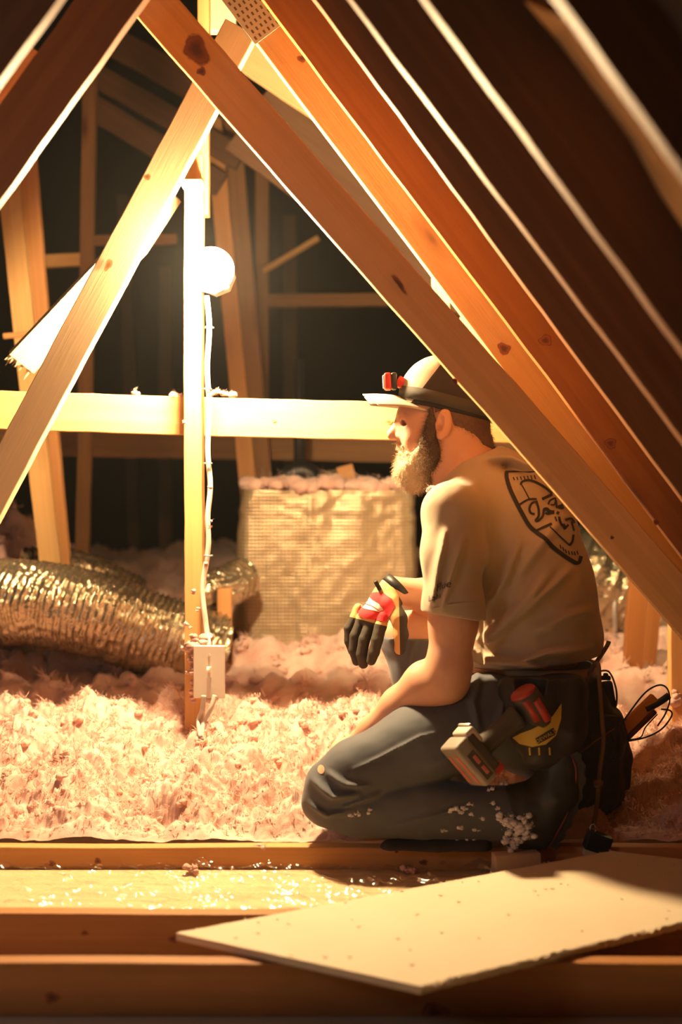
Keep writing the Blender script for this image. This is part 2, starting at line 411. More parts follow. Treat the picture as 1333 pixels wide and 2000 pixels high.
blk = [
    ('short horizontal block in the dark at the left, right of the streaked stud', (56, 524), (168, 518), 5.2, 0.046, 'pine'),
    ('short dim horizontal block left of the tan diagonal board, higher than its neighbour', (172, 480), (345, 476), 5.2, 0.036, 'dim'),
    ('horizontal block in the dark to the right of the bulb', (512, 599), (760, 598), 5.9, 0.052, 'dim'),
]
for lb, p0, p1, Y, w, mt in blk: lumber('blocking', lb, 'block', p0, p1, Y, w, 0.038, 1, mt, 'short blocks between studs')
lumber('brace', 'thin slanting brace in the dark, right of the bulb', 'board', (516, 533), (625, 468), 5.87, 0.022, 0.03, 1, 'pine')
# members behind the orange rafter
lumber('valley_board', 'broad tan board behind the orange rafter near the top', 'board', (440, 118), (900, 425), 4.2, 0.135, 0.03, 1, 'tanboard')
lumber('valley_board', 'broad dark brown board behind the orange rafter, below the tan one', 'board', (440, 290), (1000, 690), 4.7, 0.27, 0.03, 1, 'deep_dim')
lumber('valley_board', 'dim sloping board in the upper left background, topmost of three', 'board', (165, 80), (460, 245), 5.165, 0.10, 0.04, 1, 'deep_dim')
lumber('valley_board', 'dim sloping board in the upper left background, middle of three', 'board', (165, 160), (460, 330), 5.24, 0.085, 0.04, 1, 'deep_dim')
lumber('valley_board', 'dim sloping board in the upper left background, lowest of three', 'board', (168, 228), (420, 380), 5.24, 0.09, 0.04, 1, 'deep_dim')
lumber('wood_block', 'small cream block peeking out behind the orange rafter, upper one', 'block', (862, 625), (862, 500), 4.0, 0.05, 0.04, 0, 'pine_pale')
lumber('wood_block', 'small cream block peeking out just behind the man, lower one', 'block', (890, 628), (985, 745), 4.0, 0.06, 0.04, 0, 'pine_pale')
lumber('wood_block', 'pale block at the top centre left of the metal plate', 'block', (430, 60), (430, -30), 3.90, 0.085, 0.04, 0, 'pine_pale')
# splintered board beside the nearest rafter
def torn_board():
    bm = bmesh.new()
    P = [(1025, 3), (1120, 45), (1210, 150), (1300, 262), (1350, 335), (1352, 470), (1290, 380), (1230, 270), (1160, 170), (1090, 80)]
    yy = [1.84, 1.76, 1.74, 1.74, 1.74, 1.90, 1.98, 2.0, 2.0, 1.98]
    top = [bm.verts.new(at(x, y, Y)) for (x, y), Y in zip(P, yy)]; bot = [bm.verts.new(v.co+Vector((0.018, 0.008, 0.010))) for v in top]
    bm.faces.new(top); bm.faces.new(bot[::-1])
    for i in range(len(P)): bm.faces.new((top[i], bot[i], bot[(i+1) % len(P)], top[(i+1) % len(P)]))
    o = bm_obj('torn_board', bm, M['pine']); tag(o, 'torn orange splinter of board beside the nearest rafter', 'board')
torn_board()

# knots with their own place on the boards (dark heartwood discs in the face)
def knot_mat(name, inner, outer):
    N = NT(name); r = N.n('ShaderNodeAttribute', attribute_name='rad').outputs['Fac']; c = N.coord()
    rr = N.math('ADD', r, N.math('MULTIPLY', N.math('SUBTRACT', N.noise(c, 90, 3), 0.5), 0.35))
    N.color(N.ramp(rr, [(0.25, inner), (0.75, outer)])).rough(0.6)
    N.l(N.ramp(rr, [(0.72, (1, 1, 1)), (0.98, (0, 0, 0))]), N.b.inputs['Alpha']); return N.m
M['knot_red'] = knot_mat('red_brown_knot', (0.10, 0.025, 0.012), (0.30, 0.08, 0.03)); M['knot_tan'] = knot_mat('tan_knot', (0.24, 0.11, 0.04), (0.45, 0.25, 0.10))
def knot(Yf, px, py, rx, ry, ang, mat='knot_red'):
    """elliptic knot on the front face of the board nearest to that point"""
    P = at(px, py, Yf); par = min((o for o in bpy.data.objects if o.type == 'MESH' and o.name.split('.')[0] in ('rafter', 'truss_web', 'cross_beam', 'ceiling_joist')
        and abs(o.matrix_basis.inverted().__matmul__(P).y+0.5*o.dimensions.y) < 0.03 and abs(o.matrix_basis.inverted().__matmul__(P).z) < 0.5*o.dimensions.z+0.01), key=lambda o: abs((o.matrix_basis.inverted() @ P).z), default=None)
    if par is None: return
    sx = Yf/F; n = 28; V = [(0, 0, 0)]; R_ = [0.0]
    for q in (0.5, 1.0):
        for k in range(n):
            t = 2*math.pi*k/n; j = 1+0.12*math.sin(3*t+px)+0.06*math.sin(5*t+py)
            x, z = rx*q*j*math.cos(t)*sx, ry*q*j*math.sin(t)*sx
            V.append((x*math.cos(ang)-z*math.sin(ang), 0, x*math.sin(ang)+z*math.cos(ang))); R_.append(q)
    Fc = [(0, 1+k, 1+(k+1) % n) for k in range(n)]+[(1+k, 1+n+k, 1+n+(k+1) % n) for k in range(n)]+[(1+k, 1+n+(k+1) % n, 1+(k+1) % n) for k in range(n)]
    W_ = par.matrix_basis.inverted(); front = -0.5*par.dimensions.y-0.0012
    V2 = []
    for v in V:
        l = W_ @ (P+Vector(v)); l.y = front; V2.append(l)
    me = np_mesh('knot', [v[:] for v in V2], Fc); attr(me, 'rad', R_); link('knot', me, M[mat], par)
bpy.context.view_layer.update()
knot(3.0, 384, 98, 36, 24, math.radians(-62)); knot(3.0, 394, 140, 10, 9, 0)
knot(3.0, 780, 555, 5, 26, math.radians(35)); knot(3.0, 1196, 1050, 4, 4, 0); knot(3.0, 889, 745, 10, 5, math.radians(-50))
knot(3.505, 985, 681, 15, 12, math.radians(-40)); knot(3.505, 590, 115, 10, 8, 0); knot(3.505, 288, 346, 8, 7, 0, 'knot_tan'); knot(3.505, 212, 518, 15, 8, math.radians(60), 'knot_tan')
knot(3.29, 1066, 665, 14, 12, 0); knot(3.29, 1193, 866, 12, 11, 0); knot(3.29, 1282, 1020, 6, 6, 0)
knot(3.715, 760, 824, 9, 5, 0, 'knot_tan'); knot(3.715, 765, 846, 9, 5, 0, 'knot_tan'); knot(3.715, 536, 822, 5, 3, 0, 'knot_tan')
knot(3.10, 102, 1686, 7, 6, 0); knot(3.10, 191, 1682, 7, 7, 0); knot(3.10, 828, 1684, 9, 6, 0); knot(3.10, 775, 1663, 4, 3, 0)
knot(2.645, 166, 1822, 8, 6, 0); knot(2.645, 338, 1834, 10, 8, 0); knot(2.385, 102, 1948, 16, 12, 0); knot(2.385, 850, 1978, 30, 20, 0)

# toothed connector plate where rafter and web meet
M['platesteel'] = plain('dull_zinc_plate', (0.55, 0.50, 0.42), 0.6, 0.3, 60, 0.2, 0.001); M['slot'] = plain('dark_slots', (0.10, 0.05, 0.02), 0.8)
def plate():
    root = rafters[0]
    A = at(466, -40, 3.50); ax = (at(560, 85, 3.50)-at(466, -40, 3.50)).normalized(); ay = Vector((0, -1, 0)); az = ax.cross(ay)
    bm = bmesh.new(); Lp, Wp = 0.20, 0.085
    add_box(bm, Lp, 0.0016, Wp)
    for i in range(11):
        for j in range(6):
            x = -Lp/2+0.013+i*0.0175; z = -Wp/2+0.010+j*0.0132+(0.004 if i % 2 else 0)
            nf = len(bm.faces); add_box(bm, 0.0095, 0.0010, 0.0050, Matrix.Translation((x, -0.0006, z))); bm.faces.ensure_lookup_table()
            for f_ in bm.faces[nf:]: f_.material_index = 1
    o = bm_obj('connector_plate', bm, M['platesteel']); o.data.materials.append(M['slot'])
    R = Matrix((ax, Vector((0, 1, 0)), ax.cross(Vector((0, 1, 0))))).transposed()
    W = Matrix.LocRotScale(at(478, 3, 3.502), R.to_euler(), None)
    bpy.context.view_layer.update()
    o.parent = root; o.matrix_local = root.matrix_world.inverted() @ W
    o['label'] = 'punched metal connector plate with slotted teeth'
plate()

# ---------------------------------------------------------------- bulb
def bulb():
    c = at(413, 527, 3.52); root = empty('light_bulb', c)
    tag(root, 'glowing round bulb mounted on the side of the upright stud', 'light bulb')
    N = NT('lit_bulb_glass'); N.color((1, 0.9, 0.75)); N.set(**{'Emission Strength': BULB_EMIT}); N.b.inputs['Emission Color'].default_value = BULB_COL
    bm = bmesh.new(); prof = []
    R = 0.056
    for i in range(33):
        a = math.pi*i/32
        z = -math.cos(a)*R; r = math.sin(a)*R
        prof.append((r, z))
    ring = []
    for r, z in prof:
        if r < 1e-4: ring.append([bm.verts.new((0, 0, z))]); continue
        ring.append([bm.verts.new((r*math.cos(t), r*math.sin(t), z)) for t in [2*math.pi*k/40 for k in range(40)]])
    for a, b in zip(ring[:-1], ring[1:]):
        for k in range(40):
            k2 = (k+1) % 40
            if len(a) == 1: bm.faces.new((a[0], b[k2], b[k]))
            elif len(b) == 1: bm.faces.new((a[k], a[k2], b[0]))
            else: bm.faces.new((a[k], a[k2], b[k2], b[k]))
    bm_obj('glass_globe', bm, N.m, root, True)
    d = Vector((0.0, 0.10, 0.0)).normalized()
    bm = bmesh.new(); add_tube(bm, [d*0.052, d*0.066, d*0.068, d*0.085], [0.020, 0.024, 0.045, 0.048], 24); bm_obj('lamp_holder', bm, M['white'], root, True)
    bm = bmesh.new(); add_tube(bm, [d*0.085, d*0.150], [0.050, 0.050], 8); bm_obj('junction_box', bm, M['white'], root)
bulb()
# cable down the post, stapled
cp = [(404, 578, 3.635), (409, 640, 3.63), (405, 720, 3.63), (409, 800, 3.63), (406, 880, 3.63), (411, 950, 3.63), (406, 1010, 3.63), (407, 1070, 3.63), (396, 1150, 3.63), (402, 1215, 3.62), (408, 1262, 3.60)]
o = tube_obj('power_cable', [at(*p) for p in cp], 0.0068, M['cable'], None, 10, 8)
tag(o, 'white electric cable running down the post from bulb to switch', 'cable')
for py in (640, 760, 905, 1085):
    bm = bmesh.new(); add_tube(bm, [Vector((-0.010, 0.004, 0)), Vector((-0.008, -0.010, 0)), Vector((0.008, -0.010, 0)), Vector((0.010, 0.004, 0))], 0.0022, 8)
    s = bm_obj('cable_staple', bm, M['steel'], o, True); q = [p for p in cp if p[1] <= py][-1]
    s.location = at(q[0], py, q[2])
# switch box
def switch():
    c = at(409, 1312, 3.575); root = empty('light_switch', c); tag(root, 'white toggle light switch on a plate fixed to the post', 'switch')
    bm = bmesh.new(); add_box(bm, 0.080, 0.006, 0.132, Matrix(), 0.003, 3); p = bm_obj('wall_plate', bm, M['white'], root, False)
    bm = bmesh.new(); add_box(bm, 0.066, 0.062, 0.115, Matrix.Translation((-0.006, 0.034, 0)), 0.004); bm_obj('box', bm, M['white'], root)
    bm = bmesh.new(); add_box(bm, 0.011, 0.006, 0.026, Matrix.Translation((0, -0.003, 0)), 0.001); bm_obj('toggle_frame', bm, M['white'], root)
    bm = bmesh.new(); add_box(bm, 0.0075, 0.020, 0.009, Matrix.Translation((0, -0.012, 0.006)) @ Matrix.Rotation(math.radians(-25), 4, 'X'), 0.002); bm_obj('toggle', bm, M['white'], root)
    for z in (0.043, -0.043):
        bm = bmesh.new(); add_tube(bm, [Vector((0, -0.002, z)), Vector((0, -0.0045, z))], 0.0033, 12); bm_obj('screw', bm, M['white'], root)
    root.rotation_euler = (0, 0, math.radians(-4))
switch()
M['greycable'] = plain('grey_cable_sheath', (0.42, 0.37, 0.33), 0.5)
for a, lb in (([(398, 1358, 3.55), (396, 1385, 3.55), (388, 1410, 3.56), (392, 1440, 3.50)], 'short grey cable leaving the switch box straight down'),
          ([(420, 1358, 3.55), (412, 1385, 3.54), (398, 1412, 3.55), (394, 1445, 3.50)], 'short grey cable leaving the switch box and bending left')):
    o = tube_obj('power_cable', [at(*p) for p in a], 0.006, M['greycable'], None, 10, 6); tag(o, lb, 'cable')
# metal strap round the post above the bulb
bm = bmesh.new(); add_box(bm, 0.052, 0.076, 0.018, Matrix(), 0.001); o = bm_obj('metal_strap', bm, M['steel'])
o.location = at(377.5, 362, 3.633); tag(o, 'metal strap wrapped round the post well above the bulb', 'strap')

# ---------------------------------------------------------------- ducts and the foil box
def foil_box():
    c = at(637, 1115, 4.9); W = 342/F*4.8; H = 0.62
    root = empty('duct_plenum', (at(637, 0, 4.8).x, 4.8, 0)); tag(root, 'square box wrapped in gold lit bubble foil behind the man', 'air plenum')
    ztop = at(0, 957, 4.8).z
    nx, nz = 90, 90
    # rounded-square shell: loops around the box
    V = []; Fq = []; n = 240; m = 70
    D = 0.42; r = 0.045
    per = []
    def corner(cx, cy, a0):
        return [(cx+r*math.cos(a0+math.pi/2*k/9), cy+r*math.sin(a0+math.pi/2*k/9)) for k in range(10)]
    hw = W/2
    path = corner(-hw+r, r, math.pi)+corner(hw-r, r, 1.5*math.pi)+corner(hw-r, D-r, 0)+corner(-hw+r, D-r, 0.5*math.pi)
    # resample
    P = np.array(path+[path[0]]); seg = np.r_[0, np.cumsum(np.hypot(*np.diff(P, axis=0).T))]
    s = np.linspace(0, seg[-1], n, endpoint=False); xs = np.interp(s, seg, P[:, 0]); ys = np.interp(s, seg, P[:, 1])
    cx, cy = 0, D/2
    for j in range(m+1):
        z = ztop*j/m
        nz_ = (fbm(xs*9, ys*9+z*0, np.full(n, z*5), 3)-0.5)*0.020+(fbm(xs*30, ys*30, np.full(n, z*26), 3, True)-0.5)*0.006
        if z > ztop-0.10: nz_ = nz_+(fbm(xs*18, ys*18, np.full(n, z*45+9), 3)-0.5)*0.020
        nx_ = xs-cx; ny_ = ys-cy; l = np.hypot(nx_, ny_)
        bulge = 0.016*math.sin(math.pi*min(1, z/ztop))
        k = 1+(nz_+bulge)/l
        zz = z+(0.010*(fbm(xs*11, ys*11, xs*0+3, 3)-0.5) if j == m else 0)
        V += list(zip(cx+nx_*k, cy+ny_*k, np.broadcast_to(zz, (n,))))
    for j in range(m):
        for i in range(n): Fq.append((j*n+i, j*n+(i+1) % n, (j+1)*n+(i+1) % n, (j+1)*n+i))
    me = np_mesh('facing', V, Fq); link('facing', me, M['foil_box'], root, True)
    bm = bmesh.new(); vs = [bm.verts.new((x*0.98, cy+(y-cy)*0.98, ztop-0.012)) for x, y in zip(xs[::4], ys[::4])]; bm.faces.new(vs); bm_obj('top_panel', bm, M['foil_box'], root)
foil_box()
def duct(label, pts, R, ridge=0.006, pitch=0.017, nseg=96, seed=0.0, sq=1.0, name='flexible_duct', slant=0.0):
    P = spline(pts, 60); P = [Vector(p) for p in P]
    L = np.r_[0, np.cumsum([(P[i+1]-P[i]).length for i in range(len(P)-1)])]
    V = []; n = nseg
    up = Vector((0, 0, 1))
    m = int(L[-1]/0.0035); ls = np.linspace(0, L[-1], m)
    Pa = np.array([list(p) for p in P]); C = np.stack([np.interp(ls, L, Pa[:, k]) for k in range(3)], 1)
    T = np.gradient(C, axis=0); T /= np.linalg.norm(T, axis=1)[:, None]
    S = np.cross(T, [0, 0, 1]); S /= np.linalg.norm(S, axis=1)[:, None]; U = np.cross(S, T)
    a = np.linspace(0, 2*math.pi, n, endpoint=False)[None, :]; l = ls[:, None]+0*a
    ca, sa = np.cos(a)+0*l, np.sin(a)+0*l
    lw = l+0.02*(fbm(ca*2+seed, sa*2, l*14, 3)-0.5)+slant*ca
    rr = R*(1+0.07*(fbm(ca*1.2+seed, sa*1.2, l*5, 3)-0.5))
    rr = rr+ridge*(1-np.abs(np.sin(lw/pitch*math.pi))**0.7)*(0.3+1.4*fbm(ca*4+seed, sa*4, l*12, 2))
    rr = rr+0.016*(fbm(ca*3.5+seed, sa*3.5, l*30, 4, True)-0.5)
    V = C[:, None, :]+S[:, None, :]*(rr*np.cos(a))[..., None]+U[:, None, :]*(rr*np.sin(a))[..., None]*sq
    idx = np.arange(m*n).reshape(m, n); nx_ = np.roll(idx, -1, axis=1)
    Fq = np.stack([idx[:-1], nx_[:-1], nx_[1:], idx[1:]], -1).reshape(-1, 4)
    o = link(name, np_mesh(name, V.reshape(-1, 3), Fq), M['foil_duct'], None, True)
    tag(o, label, 'duct'); return o
duct('big crinkled foil duct at the left, shining gold along its belly',
     [at(-260, 1165, 4.28), at(-60, 1172, 4.3), at(80, 1180, 4.32), at(200, 1205, 4.36), at(300, 1240, 4.42), at(420, 1275, 4.5)], 0.118, 0.009, 0.020, seed=1, slant=0.05)
duct('dark hump of foil duct behind the big one at the left', [at(40, 1130, 4.75), at(150, 1135, 4.8), at(260, 1185, 4.85)], 0.095, 0.006, 0.02, seed=5)
duct('crinkled foil duct behind the back of the man', [at(1010, 1080, 4.95), at(1130, 1120, 4.95), at(1230, 1165, 5.0), at(1400, 1235, 5.05)], 0.150, 0.012, 0.045, seed=9, slant=0.03)
o = duct('short foil wrapped duct between the bulb post and the foil box', [at(380, 1160, 4.55), at(430, 1150, 4.6), at(475, 1128, 4.7)], 0.062, 0.002, 0.03, seed=3)
# dark collar and strap on the right duct
bm = bmesh.new(); cc = at(1218, 1185, 4.98)
add_tube(bm, [cc+Vector((0.168*math.cos(a)*0.35, 0.168*math.cos(a)*0.9, 0.168*math.sin(a))) for a in np.linspace(0, 2*math.pi, 40)], 0.008, 8)
o = bm_obj('duct_strap', bm, M['steel'], None, True); tag(o, 'thin metal strap looped round the duct behind the man', 'strap')
bm = bmesh.new(); add_tube(bm, [at(585, 700, 5.35), at(585, 985, 5.35)], 0.021, 20); o = bm_obj('vent_pipe', bm, M['pipe'], None, True)
tag(o, 'black upright plumbing pipe above the foil box', 'pipe')
bm = bmesh.new(); add_tube(bm, spline([at(545, 975, 5.3), at(556, 935, 5.3), at(590, 920, 5.3), at(614, 935, 5.3), at(618, 975, 5.3)], 6), 0.035, 12)
o = bm_obj('pipe_elbow', bm, M['pipe'], None, True); tag(o, 'dark curved pipe elbow at the foot of the black pipe', 'pipe')
duct('short bit of shiny duct lying above the foil box', [at(600, 948, 5.3), at(640, 940, 5.3), at(670, 938, 5.3)], 0.035, 0.002, 0.02, seed=7)
lumber('wood_block', 'slanting block resting above the foil box beside the shiny duct', 'block', (690, 975), (672, 910), 5.15, 0.06, 0.05, 0, 'pine_red')
# ---------------------------------------------------------------- blown insulation
def hbase(X, Y):
    yk = [3.0, 3.14, 3.22, 3.34, 3.6, 3.8, 3.95, 4.1, 4.4, 4.8, 5.2, 6.0, 8.0, 9.0]
    zk = [0.05, 0.092, 0.125, 0.165, 0.215, 0.262, 0.215, 0.19, 0.27, 0.30, 0.40, 0.46, 0.5, 0.5]
    h = np.interp(Y, yk, zk)
    # mound behind the duct at the far left, and low ground on the far right
    h = h+0.36*np.exp(-(((X+1.16)/0.20)**2+((Y-5.05)/0.28)**2))
    h = h-0.05*np.exp(-(((X-0.9)/0.3)**2+((Y-4.3)/0.5)**2))
    # the man presses it down
    g = np.exp(-(((X-0.22)/0.36)**4+((Y-3.33)/0.26)**4)); h = h*(1-g)+np.minimum(h, 0.105)*g
    return h
def hfull(X, Y, fine=True):
    w = np.clip((Y-3.13)/0.10, 0, 1)
    b = hbase(X, Y)
    wx = X+0.05*(fbm(X*11, Y*11, X*0+2.2, 3)-0.5); wy = Y+0.05*(fbm(X*11, Y*11, X*0+9.2, 3)-0.5)
    n1 = fbm(wx*7, wy*7, X*0+1.7, 4)-0.5
    n2 = fbm(wx*19+3, wy*19, X*0+5.2, 4)-0.5
    n3 = fbm(wx*60, wy*60, X*0+8.1, 4)-0.5
    bl = 0
    for f_, am, o_ in ((9, 0.060, 1.1), (19, 0.036, 4.4), (40, 0.020, 6.6), (85, 0.010, 9.9), (170, 0.005, 12.1)):
        bl = bl+am*np.abs(2*vnoise(wx*f_, wy*f_, X*0+o_)-1)
    return b-0.028*w+w*(0.130*n1+0.020*n3+bl)+(1-w)*0.006*n2
def hfield(name, x0, x1, y0, y1, step):
    nx = int((x1-x0)/step); ny = int((y1-y0)/step)
    X, Y = np.meshgrid(np.linspace(x0, x1, nx), np.linspace(y0, y1, ny))
    Z = hfull(X, Y)
    # push sideways so clumps overhang a little
    dx = (fbm(X*34, Y*34, X*0+12.2, 4)-0.5)*0.016; dy = (fbm(X*34, Y*34, X*0+15.2, 4)-0.5)*0.016
    e = np.clip((Y-y0)/0.06, 0, 1)
    V = np.stack([X+dx*e, Y+dy*e, Z], -1).reshape(-1, 3)
    i = np.arange((ny-1)*(nx-1)); r, c = i//(nx-1), i % (nx-1); a = r*nx+c
    return V, np.stack([a, a+1, a+nx+1, a+nx], 1)
V1, F1 = hfield('a', -1.35, 1.35, 3.141, 4.05, 0.0032)
ins = link('blown_insulation', np_mesh('blown_insulation', V1, F1), M['pink'], None, True)
tag(ins, 'fluffy pink blown insulation heaped behind the first joist', 'insulation', None, 'stuff')
V2, F2 = hfield('b', -2.6, 2.2, 4.03, 7.0, 0.014)
ins2 = link('blown_insulation', np_mesh('blown_insulation', V2, F2), M['pink'], None, True)
tag(ins2, 'farther pink insulation around the ducts and the foil box', 'insulation', None, 'stuff')

# tufts and fibres on top of the heap: clumps merged into one mesh
def ico(sub):
    bm = bmesh.new(); bmesh.ops.create_icosphere(bm, subdivisions=sub, radius=1.0)
    bm.verts.ensure_lookup_table(); V = np.array([v.co[:] for v in bm.verts], np.float32); Fc = np.array([[v.index for v in f.verts] for f in bm.faces], np.int32); bm.free(); return V, Fc
def clumps(cen, rad, sub=2, rough=0.55):
    V0, F0 = ico(sub); n = len(cen)
    u = cen[:, None, :]*57.0+V0[None]*1.5
    d = fbm(u[..., 0], u[..., 1], u[..., 2], 3, True)
    r = rad[:, None]*(0.55+rough*1.5*d)
    P = cen[:, None, :]+V0[None]*r[..., None]*np.array([1.15, 1.15, 0.85])
    Fc = (F0[None]+(np.arange(n)*len(V0))[:, None, None]).reshape(-1, 3)
    return P.reshape(-1, 3), Fc
def fibres(cen, n_each, length, width, spread=0.012):
    N_ = len(cen)*n_each; c = np.repeat(cen, n_each, 0)+RNG.normal(0, spread, (N_, 3))
    d = RNG.normal(0, 1, (N_, 3)); d[:, 2] = np.abs(d[:, 2])*0.8; d /= np.linalg.norm(d, axis=1)[:, None]
    L = length*RNG.uniform(0.4, 1.3, N_)[:, None]
    b = RNG.normal(0, 1, (N_, 3))*0.35
    s = np.cross(d, RNG.normal(0, 1, (N_, 3))); s /= np.linalg.norm(s, axis=1)[:, None]; w = width
    p0 = c; p1 = c+d*L*0.55; p2 = c+(d+b)*L
    V = np.stack([p0-s*w, p0+s*w, p1-s*w*0.8, p1+s*w*0.8, p2], 1).reshape(-1, 3)
    k = (np.arange(N_)*5)[:, None]
    F_ = np.concatenate([k+[0, 1, 3], k+[0, 3, 2], k+[2, 3, 4]]); return V, F_
def scatter(n, x0, x1, y0, y1):
    X = RNG.uniform(x0, x1, n); Y = RNG.uniform(y0, y1, n); keep = np.abs(X) < 0.27*Y+0.05
    X, Y = X[keep], Y[keep]
    man = (np.abs(X-0.24) < 0.30) & (np.abs(Y-3.30) < 0.20); X, Y = X[~man], Y[~man]
    return X, Y, hfull(X, Y)
X, Y, Z = scatter(700, -1.1, 1.1, 3.16, 4.0)
cen = np.stack([X, Y, Z-0.002], 1); rad = RNG.uniform(0.003, 0.008, len(X))*np.clip((Y-3.12)/0.12, 0.35, 1)
CV, CF = clumps(cen, rad, 3, 0.9)
def wisps(cen, rad, n_each, width):
    """cotton-like balls: short curved wisps leaving each centre in all directions"""
    N_ = len(cen)*n_each; c = np.repeat(cen, n_each, 0); R = np.repeat(rad, n_each)[:, None]
    d = RNG.normal(0, 1, (N_, 3)); d /= np.linalg.norm(d, axis=1)[:, None]; d[:, 2] = np.where(d[:, 2] < -0.2, -d[:, 2], d[:, 2])
    c = c+d*R*RNG.uniform(0.2, 0.7, N_)[:, None]
    e = d+RNG.normal(0, 0.55, (N_, 3)); f = e+RNG.normal(0, 0.8, (N_, 3))
    s = np.cross(d, RNG.normal(0, 1, (N_, 3))); s /= np.linalg.norm(s, axis=1)[:, None]+1e-6
    w = width*RNG.uniform(0.5, 1.6, N_)[:, None]; L = R*RNG.uniform(0.35, 0.85, N_)[:, None]
    p1 = c+e*L*0.6; p2 = p1+f*L*0.5
    V = np.stack([c-s*w*1.4, c+s*w*1.4, p1-s*w, p1+s*w, p2], 1).reshape(-1, 3); k = (np.arange(N_)*5)[:, None]
    return V, np.concatenate([k+[0, 1, 3], k+[0, 3, 2], k+[2, 3, 4]])
X, Y, Z = scatter(9000, -1.15, 1.15, 3.15, 4.02); fc = np.stack([X, Y, Z+0.002], 1)
FV, FF = wisps(fc, RNG.uniform(0.006, 0.015, len(X))*np.clip((Y-3.10)/0.12, 0.35, 1), 12, 0.0006)
tuft = link('insulation_tufts', np_mesh('insulation_tufts', np.concatenate([CV, FV]), np.concatenate([CF, FF+len(CV)])), M['pinkw'], ins, False)
tuft['kind'] = 'stuff'
X, Y, Z = scatter(700, -1.6, 1.5, 4.05, 5.6); cen = np.stack([X, Y, Z+0.004], 1)
CV, CF = clumps(cen, RNG.uniform(0.004, 0.011, len(X)), 2, 1.1); FV, FF = wisps(cen, RNG.uniform(0.018, 0.036, len(X)), 14, 0.0018)
CV, CF = np.concatenate([CV, FV]), np.concatenate([CF, FF+len(CV)])
tuft2 = link('insulation_tufts', np_mesh('insulation_tufts', CV, CF), M['pink'], ins2, True); tuft2['kind'] = 'stuff'
def loose(name, label, pts, rad, spread, n, parent=None, fib=4, mat=None):
    """small loose heap of the same insulation around given points"""
    P = np.repeat(np.array([list(p) for p in pts]), n, 0); P = P+RNG.normal(0, 1, P.shape)*np.array(spread)
    a, b = clumps(P, RNG.uniform(rad*0.3, rad*0.8, len(P)), 2, 1.4); c, d = fibres(P, fib*3, rad*1.5, 0.0007, rad*0.6)
    o = link(name, np_mesh(name, np.concatenate([a, c]), np.concatenate([b, d+len(a)])), mat or M['pink'], parent, True)
    if not parent: tag(o, label, 'insulation', None, 'stuff')
    else: o['kind'] = 'stuff'
    return o
loose('insulation_scraps', 'pink insulation lying along the top of the foil box', [at(x, 948, 4.86) for x in range(500, 800, 22)], 0.022, (0.02, 0.03, 0.005), 5)
loose('insulation_scraps', 'white tuft of insulation caught on top of the switch box', [at(384, 1256, 3.61), at(395, 1262, 3.61), at(376, 1272, 3.615)], 0.008, (0.008, 0.008, 0.007), 9)
loose('insulation_scraps', 'crumbs of insulation along the left side of the switch box', [at(374, y, 3.60) for y in (1285, 1300, 1315, 1335, 1350, 1362)], 0.005, (0.003, 0.004, 0.006), 3)
loose('insulation_scraps', 'small tufts lying on top of the bright horizontal beam', [at(x, y, 3.735) for x, y in ((262, 768), (340, 771), (418, 768), (424, 765), (452, 772))], 0.007, (0.007, 0.008, 0.003), 4)
loose('insulation_scraps', 'crumbs of insulation stuck to the bulb post', [at(x, y, 3.595) for x, y in ((379, 1156), (386, 1188), (364, 1217), (371, 1225), (360, 824), (412, 1025), (410, 950), (408, 1028), (403, 1100))], 0.0035, (0.001, 0.001, 0.003), 2)
loose('insulation_scraps', 'white crumbs scattered on the joist and the plastic film', [at(x, y, Y) for x, y, Y in ((788, 1697, 3.06), (800, 1700, 3.05), (372, 1696, 3.06), (385, 1697, 3.05), (515, 1655, 3.11))], 0.005, (0.008, 0.008, 0.002), 3)
loose('insulation_scraps', 'tuft of insulation clinging to the stud at the right edge', [at(1318, 1365, 3.74), at(1324, 1372, 3.74)], 0.008, (0.004, 0.003, 0.007), 4)

